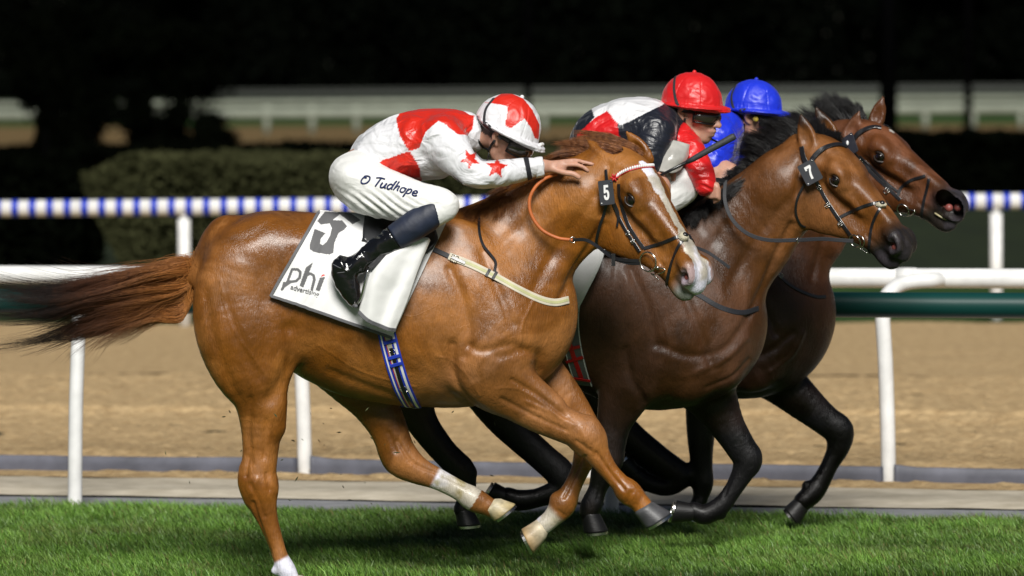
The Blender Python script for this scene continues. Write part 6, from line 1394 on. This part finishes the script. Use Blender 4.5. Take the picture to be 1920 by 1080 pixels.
# boots
for s_ in (-1, 1):
    bb, Fbt = garment('boot', [(n_([(806, 404, 27, .335 * s_, .85), (775, 424, 27, .34 * s_, .85), (745, 443, 24, .34 * s_, .85), (710, 466, 21, .335 * s_, .85), (682, 486, 20, .332 * s_, .85), (655, 503, 19, .33 * s_, .85), (640, 498, 17, .33 * s_, .85)], Y1), .02), (n_([(640, 500, 16, .33 * s_, .8), (646, 518, 22, .33 * s_, .75), (655, 540, 19, .33 * s_, .8), (664, 560, 13, .33 * s_, .9), (669, 568, 9, .33 * s_, 1)], Y1), .02)], .02,
        (P(600, 600, 0) * (1, 0, 1) + (0, .22 * s_ - .25, 0), P(850, 370, 0) * (1, 0, 1) + (0, .22 * s_ + .25, 0)), .0045, PATENT, p1, lambda V: np.tile([.006] * 3, (len(V), 1)), seed=6, amp=.0042, scale=15, stretch=(1, 1, 1), cuts=[(P(748, 438, .3), (.80, 0, .52))])
    garment('boot_top', [(n_([(814, 399, 26, .335 * s_, .85), (795, 411, 28, .337 * s_, .85), (775, 424, 28, .34 * s_, .85), (745, 443, 25, .34 * s_, .85)], Y1), .02)], .02, (P(600, 600, 0) * (1, 0, 1) + (0, .22 * s_ - .25, 0), P(850, 370, 0) * (1, 0, 1) + (0, .22 * s_ + .25, 0)), .0045, NAVY, p1, lambda V: np.tile([.02] * 3, (len(V), 1)), seed=8, amp=.0016, cuts=[(P(750, 438, .3), (-.80, 0, -.52)), (P(824, 386, .3), (.85, 0, .25))])
    if s_ < 0:
        for l in ([(622, 494), (640, 503), (655, 500), (664, 489)], [(632, 512), (650, 509), (668, 500)], [(646, 548), (655, 560), (668, 570)]): 
            p_, q_n = on_skin(Fbt, l, 6, .002); m = MB(); m.tube(p_, .0016, 6); m.obj('seam', GREYB, bb)
garment_cf = None
# armband, cuff, helmet, goggles, harness
def band(F, a, b, w, mat, name, root, H=None): 
    p, nn = on_skin(F, [a, ((a[0] + b[0]) / 2, (a[1] + b[1]) / 2), b], 8, .007); ribbon(p, nn, w, .003, mat, name, root)
band(FJ, (986, 296), (994, 336), .022, WEB, 'armband', p1)
garment('cuff', [(n_([(1004, 315, 19.5, -.165, .95), (1013, 313, 19, -.16, .95)], Y1), .01)], .01, (P(960, 370, 0) * (1, 0, 1) + (0, -.3, 0), P(1050, 270, 0) * (1, 0, 1) + (0, -.04, 0)), .004, SILK, p1, lambda V: np.tile(whitec, (len(V), 1)), seed=12, amp=.0012, scale=18, cuts=[(P(1019, 313, -.16), (1, 0, .1)), (P(1003, 313, -.16), (-1, 0, -.1))])
red_cap = [(905, 190), (917, 193), (926, 186), (950, 170), (984, 185), (1000, 205), (1014, 234), (1012, 262), (1008, 268), (998, 241), (986, 222), (947, 249), (955, 200), (948, 197)]
def cc1(V):
    C = np.tile(whitec, (len(V), 1)); x, z = PV(V, Y1 - .12); q = V - T1.o; C[poly_mask(x, z, red_cap) & (q @ T1.u > .045)] = redc; return C
FC1 = helmet(p1, T1, whitec, cc1, Y1, seed=3, bow=True, peak=.062, tiltb=.05)
goggles(p1, T1, FB, [(926, 184), (911, 205), (908, 232), (914, 256), (935, 270)], capF=FC1)
strap(FB, [(893, 258), (905, 275), (915, 288), (918, 300)], .010, LEATHER, 'chin_strap', p1, H=T1, lift=.001); strap(FB, [(928, 262), (918, 280), (910, 300)], .011, LEATHER, 'chin_strap', p1, H=T1, lift=.002)
garment('collar', [(n_([(872, 240, 31, -.02, 1), (893, 250, 29, -.035, 1)], Y1), .01)], .01, (P(820, 330, 0) * (1, 0, 1) + (0, -.2, 0), P(940, 180, 0) * (1, 0, 1) + (0, .2, 0)), .0045, SILK, p1, lambda V: np.tile(whitec, (len(V), 1)), seed=14, amp=.002, scale=16, cuts=[(P(897, 252, -.03), (.9, 0, -.25))])
place_root(p1, P(690, 400, 0))
for s_ in (-1,):
    pass
st_ = empty('stirrup', 'steel stirrup iron under the polished boot of the nearest rider', 'stirrup')
m = MB(); A_ = [P(690, 505, -.395), P(684, 530, -.40), P(676, 560, -.385), P(666, 571, -.36), P(655, 562, -.30)]; m.tube(catmull(A_, 5), .005, 8); m.obj('iron', STEEL, st_)
m = MB(); m.tube(catmull([P(652, 560, -.27), P(662, 572, -.33), P(668, 574, -.40)], 5), .007, 8); m.obj('tread', GREYB, st_)
ribbon(catmull([P(693, 503, -.385), P(720, 478, -.36), P(760, 440, -.31)], 6), np.tile((0, -1, 0), (13, 1)), .022, .004, LEATHER, 'stirrup_leather', st_)
place_root(st_, P(680, 540, -.39))
# ============================================================ rider in black, red and white
def rider(label, Yr, T, torso, neck, arms, legs, hands, bounds, jacket, jcol, thigh, capcol, ccol, strapl, chin, extra=None, h=.006, button=False, seed=1, peak=.062, gogg=True):
    p = empty('person', label, 'person', 'jockeys'); F = Field(*bounds, h); F.add(n_(torso, Yr), .04); F.add(n_(neck, Yr), .03)
    for a in arms: F.add(n_(a, Yr), .03)
    for a in legs: F.add(n_(a, Yr), .03)
    for hd_ in hands: hand(F, *hd_)
    face(F, T); V, Fq = F.mesh(2); mesh_obj('body', V, Fq, SKIN, p, col=skincol(T)(V))
    j, FJ_ = garment('jacket', [(n_(l, Yr), k) for l, k in jacket], .03, bounds, h, SILK, p, jcol, seed=seed, amp=.0045, scale=8.0)
    b, FB_ = garment('breeches', [(n_(l, Yr), .035) for l in thigh], .03, bounds, h, BREECH, p, lambda V: np.tile([.70, .70, .69], (len(V), 1)), seed=seed + 3, amp=.005, scale=10)
    FC = helmet(p, T, capcol, ccol, Yr, seed=seed + 5, peak=peak)
    goggles(p, T, F, strapl, capF=FC, button=button, lensmat=(BLACKP if button else None))
    for l, w in chin: strap(F, l, w, LEATHER, 'chin_strap', p, H=T)
    return p, F, FJ_, FC
T2 = HF(1301, 205, Y2 + .0, math.radians(26), math.radians(6), 1.13)
lo2 = P(1000, 460, Y2) * (1, 0, 1) + (0, Y2 - .45, 0); hi2 = P(1420, 100, Y2) * (1, 0, 1) + (0, Y2 + .45, 0)
def fingers_at(px, py, y, s=1):
    k = np.arange(4)
    return [P(np.array([px, px + 10 * s, px + 14 * s, px + 6 * s]), np.array([py - 8 + 6 * i, py - 9 + 6 * i, py - 4 + 6 * i, py + 1 + 6 * i]), np.array([y - .01, y - .03, y - .02, y + .0])) for i in range(4)]
white2 = np.array([.78, .78, .80]); red2 = np.array([.62, .012, .014]); blk2 = np.array([.012, .014, .022])
wb = [(1100, 262), (1088, 250), (1117, 222), (1112, 205), (1125, 196), (1160, 176), (1202, 172), (1250, 190), (1245, 198), (1220, 210), (1165, 235), (1157, 232), (1140, 210), (1120, 226)]
rb = [(1075, 300), (1080, 275), (1085, 252), (1118, 222), (1140, 209), (1158, 232), (1162, 257), (1168, 300)]
def jc2(V):
    C = np.tile(blk2, (len(V), 1)); x, z = PV(V, Y2); C[poly_mask(x, z, wb)] = white2; C[poly_mask(x, z, rb)] = red2
    ra = near_w(V, [P(1275, 262, Y2 - .06), P(1300, 288, Y2 - .12), P(1314, 318, Y2 - .17), P(1324, 350, Y2 - .19)], .080, .1) > .5; C[ra & (x > 1268)] = red2; return C
p2, FB2, FJ2, FC2 = rider('jockey in a red cap with black, white and red silks, between the other two', Y2, T2,
    [(1090, 300, 40, 0, 1.6), (1125, 258, 42, 0, 1.6), (1165, 243, 46, 0, 1.7), (1210, 240, 44, 0, 1.9), (1238, 236, 34, 0, 2)], [(1238, 236, 26, 0, 1), (1262, 232, 24, 0, 1), (1285, 232, 22, 0, 1)],
    [[(1228, 250, 30, -.18, 1), (1212, 300, 24, -.24, 1), (1210, 335, 18, -.24, 1), (1235, 335, 13, -.18, 1)], [(1262, 252, 30, .0, 1), (1300, 288, 22, -.12, 1), (1316, 325, 17, -.17, 1), (1326, 350, 12, -.19, 1)]],
    [[(1090, 320, 42, -.11, .9), (1160, 350, 36, -.22, .85), (1230, 352, 28, -.27, .85), (1160, 420, 20, -.33, .9)], [(1090, 320, 42, .11, .9), (1180, 350, 36, .20, .85), (1270, 352, 28, .22, .85), (1190, 420, 20, .33, .9)]],
    [(P(1235, 335, Y2 - .18), P(1246, 330, Y2 - .17), fingers_at(1250, 328, Y2 - .18), P(np.array([1244, 1252, 1260]), np.array([322, 318, 318]), np.array([Y2 - .19] * 3))),
     (P(1326, 352, Y2 - .19), P(1332, 360, Y2 - .19), fingers_at(1334, 360, Y2 - .19), P(np.array([1330, 1338, 1344]), np.array([350, 346, 346]), np.array([Y2 - .21] * 3)))],
    (lo2, hi2),
    [([(1098, 288, 36, 0, 1.5), (1122, 258, 48, 0, 1.5), (1162, 243, 55, 0, 1.5), (1208, 238, 54, 0, 1.7), (1240, 236, 42, 0, 1.7), (1258, 234, 31, 0, 1.2)], .04), ([(1190, 285, 40, 0, 2), (1240, 280, 36, 0, 2)], .05),
     ([(1228, 250, 38, -.17, 1), (1214, 298, 34, -.23, 1), (1210, 330, 26, -.24, 1), (1228, 335, 18, -.19, 1)], .035), ([(1262, 250, 34, .0, 1), (1294, 284, 27, -.12, 1), (1312, 315, 25, -.17, 1), (1322, 346, 20, -.19, 1)], .035)], jc2,
    [[(1090, 322, 46, -.10, .9), (1180, 345, 42, -.17, .85), (1275, 345, 35, -.13, .85), (1250, 375, 26, -.2, .9)], [(1090, 322, 46, .10, .9), (1180, 345, 42, .10, .85), (1278, 340, 38, .10, .85), (1270, 366, 26, .14, .9)], [(1080, 318, 40, 0, 2.4), (1110, 322, 36, 0, 2.4)]],
    red2, lambda V: np.tile([.62, .012, .014], (len(V), 1)), [(1266, 142), (1264, 168), (1270, 195), (1284, 212), (1296, 222)],
    [([(1262, 225), (1270, 245), (1284, 262), (1300, 270)], .012), ([(1284, 222), (1282, 240), (1284, 260)], .011)], seed=21, h=.006)
m = loft([[(1258, 262, Y2 - .20), (1238, 290, Y2 - .25), (1220, 318, Y2 - .26)], [(1274, 266, Y2 - .20), (1260, 292, Y2 - .27), (1244, 322, Y2 - .28)], [(1290, 270, Y2 - .18), (1278, 296, Y2 - .25), (1262, 324, Y2 - .27)], [(1298, 272, Y2 - .13), (1290, 294, Y2 - .20), (1276, 318, Y2 - .24)]], simple('silver_silk', (.42, .41, .38), rough=.25, noise_amt=.2, bump=.5, bump_scale=12), 'stock', p2, wr=.012)
place_root(p2, P(1120, 400, Y2))
wp = empty('whip', 'dark rubber handled whip held up in front of the blue silks', 'whip')
m = MB(); m.tube([P(1214, 341, Y2 - .28), P(1290, 303, Y2 - .33)], [.0055, .008], 10); m.obj('shaft', LEATHER, wp)
WG = simple('whip_grip', (.035, .04, .045), rough=.6, bump=.8, bump_scale=130)
m = MB(); m.tube([P(1288, 304, Y2 - .33), P(1300, 298, Y2 - .335), P(1330, 281, Y2 - .34), P(1374, 257, Y2 - .35), P(1378, 255, Y2 - .352)], [.010, .0125, .014, .016, .013], 12); m.obj('handle', WG, wp)
place_root(wp, P(1214, 341, Y2 - .28))
# ============================================================ rider in blue
T3 = HF(1417, 213, Y3 + .0, math.radians(14), math.radians(6), 1.09)
lo3 = P(1120, 470, Y3) * (1, 0, 1) + (0, Y3 - .45, 0); hi3 = P(1520, 120, Y3) * (1, 0, 1) + (0, Y3 + .45, 0)
blu = np.array([.012, .035, .62])
p3, FB3, FJ3, FC3 = rider('jockey in a royal blue cap and blue silks, farthest from the camera', Y3, T3,
    [(1200, 320, 38, 0, 1.6), (1240, 285, 42, 0, 1.6), (1285, 265, 46, 0, 1.7), (1325, 255, 44, 0, 1.9), (1350, 250, 34, 0, 2)], [(1350, 248, 24, 0, 1), (1375, 240, 22, 0, 1), (1395, 236, 20, 0, 1)],
    [[(1345, 262, 28, -.16, 1), (1335, 305, 24, -.22, 1), (1345, 340, 18, -.22, 1), (1375, 345, 12, -.17, 1)], [(1360, 262, 28, .15, 1), (1375, 295, 22, .20, 1), (1390, 325, 17, .18, 1), (1400, 335, 12, .15, 1)]],
    [[(1200, 335, 40, -.11, .9), (1290, 345, 34, -.22, .85), (1365, 330, 26, -.27, .85), (1290, 400, 20, -.33, .9)], [(1200, 335, 40, .11, .9), (1290, 345, 34, .20, .85), (1365, 330, 26, .22, .85), (1290, 400, 20, .33, .9)]],
    [(P(1375, 345, Y3 - .17), P(1386, 343, Y3 - .15), fingers_at(1390, 342, Y3 - .15), P(np.array([1386, 1394, 1402]), np.array([336, 333, 334]), np.array([Y3 - .17] * 3))),
     (P(1400, 335, Y3 + .15), P(1408, 340, Y3 + .13), fingers_at(1410, 340, Y3 + .12), P(np.array([1404, 1412, 1418]), np.array([334, 330, 330]), np.array([Y3 + .1] * 3)))],
    (lo3, hi3),
    [([(1205, 312, 38, 0, 1.5), (1240, 285, 48, 0, 1.5), (1285, 265, 54, 0, 1.5), (1325, 254, 54, 0, 1.7), (1352, 246, 42, 0, 1.7), (1368, 240, 31, 0, 1.2)], .04), ([(1300, 300, 40, 0, 2), (1345, 290, 38, 0, 2)], .05),
     ([(1345, 262, 36, -.15, 1), (1336, 300, 33, -.21, 1), (1340, 330, 26, -.22, 1), (1366, 342, 18, -.18, 1)], .035), ([(1360, 260, 34, .13, 1), (1378, 290, 30, .18, 1), (1390, 318, 24, .18, 1), (1398, 330, 18, .15, 1)], .035)], lambda V: np.tile(blu, (len(V), 1)),
    [[(1200, 336, 44, -.10, .9), (1290, 352, 36, -.21, .85), (1355, 338, 26, -.26, .85), (1345, 358, 22, -.3, .9)], [(1200, 336, 44, .10, .9), (1290, 352, 36, .2, .85), (1380, 335, 24, .18, .85), (1360, 352, 22, .22, .9)], [(1190, 332, 38, 0, 2.4), (1220, 335, 36, 0, 2.4)]],
    blu, lambda V: np.tile(blu, (len(V), 1)), [(1380, 158), (1372, 178), (1374, 198), (1384, 216), (1396, 226)],
    [([(1372, 232), (1380, 250), (1396, 262)], .010), ([(1396, 232), (1394, 250), (1393, 262)], .010)], seed=41, h=.0065, button=True, peak=.072)
place_root(p3, P(1240, 410, Y3))
for nm, lab, Yy, xs in (('racing_saddle', 'black racing saddle under the red capped rider', Y2, (1060, 1180)), ('racing_saddle', 'black racing saddle under the blue rider', Y3, (1190, 1310))):
    root = empty(nm, lab, 'saddle'); Fh = F2 if Yy == Y2 else F3; g = []
    for t in np.linspace(-1, 1, 15):
        for x in np.linspace(xs[0], xs[1], 10): g.append(P(x, 400 + 60 * abs(t), Yy) * (1, 0, 1) + np.array([0, Yy + .30 * t, 0]))
    q = Fh.snap(np.array(g), .02, 10); o = mesh_obj('seat', q, grid_faces(15, 10), SADL, root); md = o.modifiers.new('t', 'SOLIDIFY'); md.thickness = .01; place_root(root, q.mean(0))
# ------------------------------------------------------------------ turf blades of the track in view
def grass(n, seed, y0, y1fn, hmin, hmax, wid, xr=4.4):
    rg = np.random.default_rng(seed); X = rg.uniform(-xr, xr, n); ya = y1fn(X); Y = y0 + (ya - y0) * rg.random(n)
    cl = fbm(np.stack([X * 1.1, Y * 3.5, X * 0], -1), 3, 3); cl2 = noise(np.stack([X * 9, Y * 11, X * 0], -1), 8)
    H = rg.uniform(hmin, hmax, n) * (1 + .45 * cl + .30 * cl2); az = rg.uniform(0, 2 * math.pi, n); lean = rg.uniform(.1, .8, n) * H
    dx = np.cos(az) * lean - .25 * H; dy = np.sin(az) * lean; b = az + math.pi / 2 + rg.normal(size=n) * .5; w = wid * rg.uniform(.6, 1.3, n); bx = np.cos(b) * w / 2; by = np.sin(b) * w / 2
    base = np.stack([X, Y, np.zeros(n) - .004], -1); mid = base + np.stack([dx * .35, dy * .35, H * .6], -1); tip = base + np.stack([dx, dy, H * .95], -1); s_ = np.stack([bx, by, 0 * bx], -1)
    V = np.stack([base - s_, base + s_, mid + s_ * .8, mid - s_ * .8, tip + s_ * .12, tip - s_ * .12], 1).reshape(-1, 3)
    k = np.arange(n)[:, None] * 6; Fq = np.concatenate([k + np.array([[0, 1, 2, 3]]), k + np.array([[3, 2, 4, 5]])])
    t = rg.random(n)[:, None]; c = np.array([.055, .14, .014]) * (1 - t) + np.array([.18, .32, .055]) * t; c = c * .9 * (1 + .75 * cl)[:, None] * (1 + .35 * cl2)[:, None]; yl = np.clip(fbm(np.stack([X * 2.3, Y * 5, X * 0 + 4], -1), 3, 19) * 2 - .25, 0, 1)[:, None] * .5; c = c * (1 - yl) + np.array([.15, .17, .05]) * yl
    dry = rg.random(n) < .035 + .10 * (np.hypot(X - P(480, 1030, 1.2)[0] * 0 - G(195, 1015)[0], (Y - G(195, 1015)[1]) * 1.5) < .10); c[dry] = (.20, .16, .06)
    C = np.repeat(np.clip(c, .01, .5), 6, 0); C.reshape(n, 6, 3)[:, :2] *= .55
    m = simple('grass_blades', (1, 1, 1), rough=.5, vcol=True, noise_amt=.1); return mesh_obj('turf_grass', V, Fq, m, col=C, smooth=False)
o = grass(310000, 11, .30, lambda X: ext(L_GRASS, X) + .02, .030, .064, .0046); setp(o, kind='stuff', label='dense green turf grass of the racing track')
rg = np.random.default_rng(5); n = 46; pxs = rg.normal(650, 170, n); pys = rg.normal(850, 65, n); c = P(pxs, pys, rg.uniform(-.4, 1.2, n)); d = rg.normal(size=(n, 3)); d /= np.linalg.norm(d, axis=1)[:, None]; e = np.cross(d, rg.normal(size=(n, 3))); e /= np.linalg.norm(e, axis=1)[:, None]; f = np.cross(d, e); s_ = rg.uniform(.006, .018, (n, 1))
V = np.stack([c + d * s_, c - d * s_, c + e * s_ * .25, c - e * s_ * .25, c + f * s_ * .2, c - f * s_ * .2], 1).reshape(-1, 3); k = np.arange(n)[:, None] * 6
Fq = np.concatenate([k + np.array([q]) for q in ((0, 2, 4), (0, 4, 3), (0, 3, 5), (0, 5, 2), (1, 4, 2), (1, 3, 4), (1, 5, 3), (1, 2, 5))])
o = mesh_obj('flying_turf', V, Fq, simple('loose_turf', (.06, .07, .025), rough=.9), smooth=False); setp(o, kind='stuff', label='small bits of grass and soil thrown up behind the hooves')
print('script', time.time() - _T0)
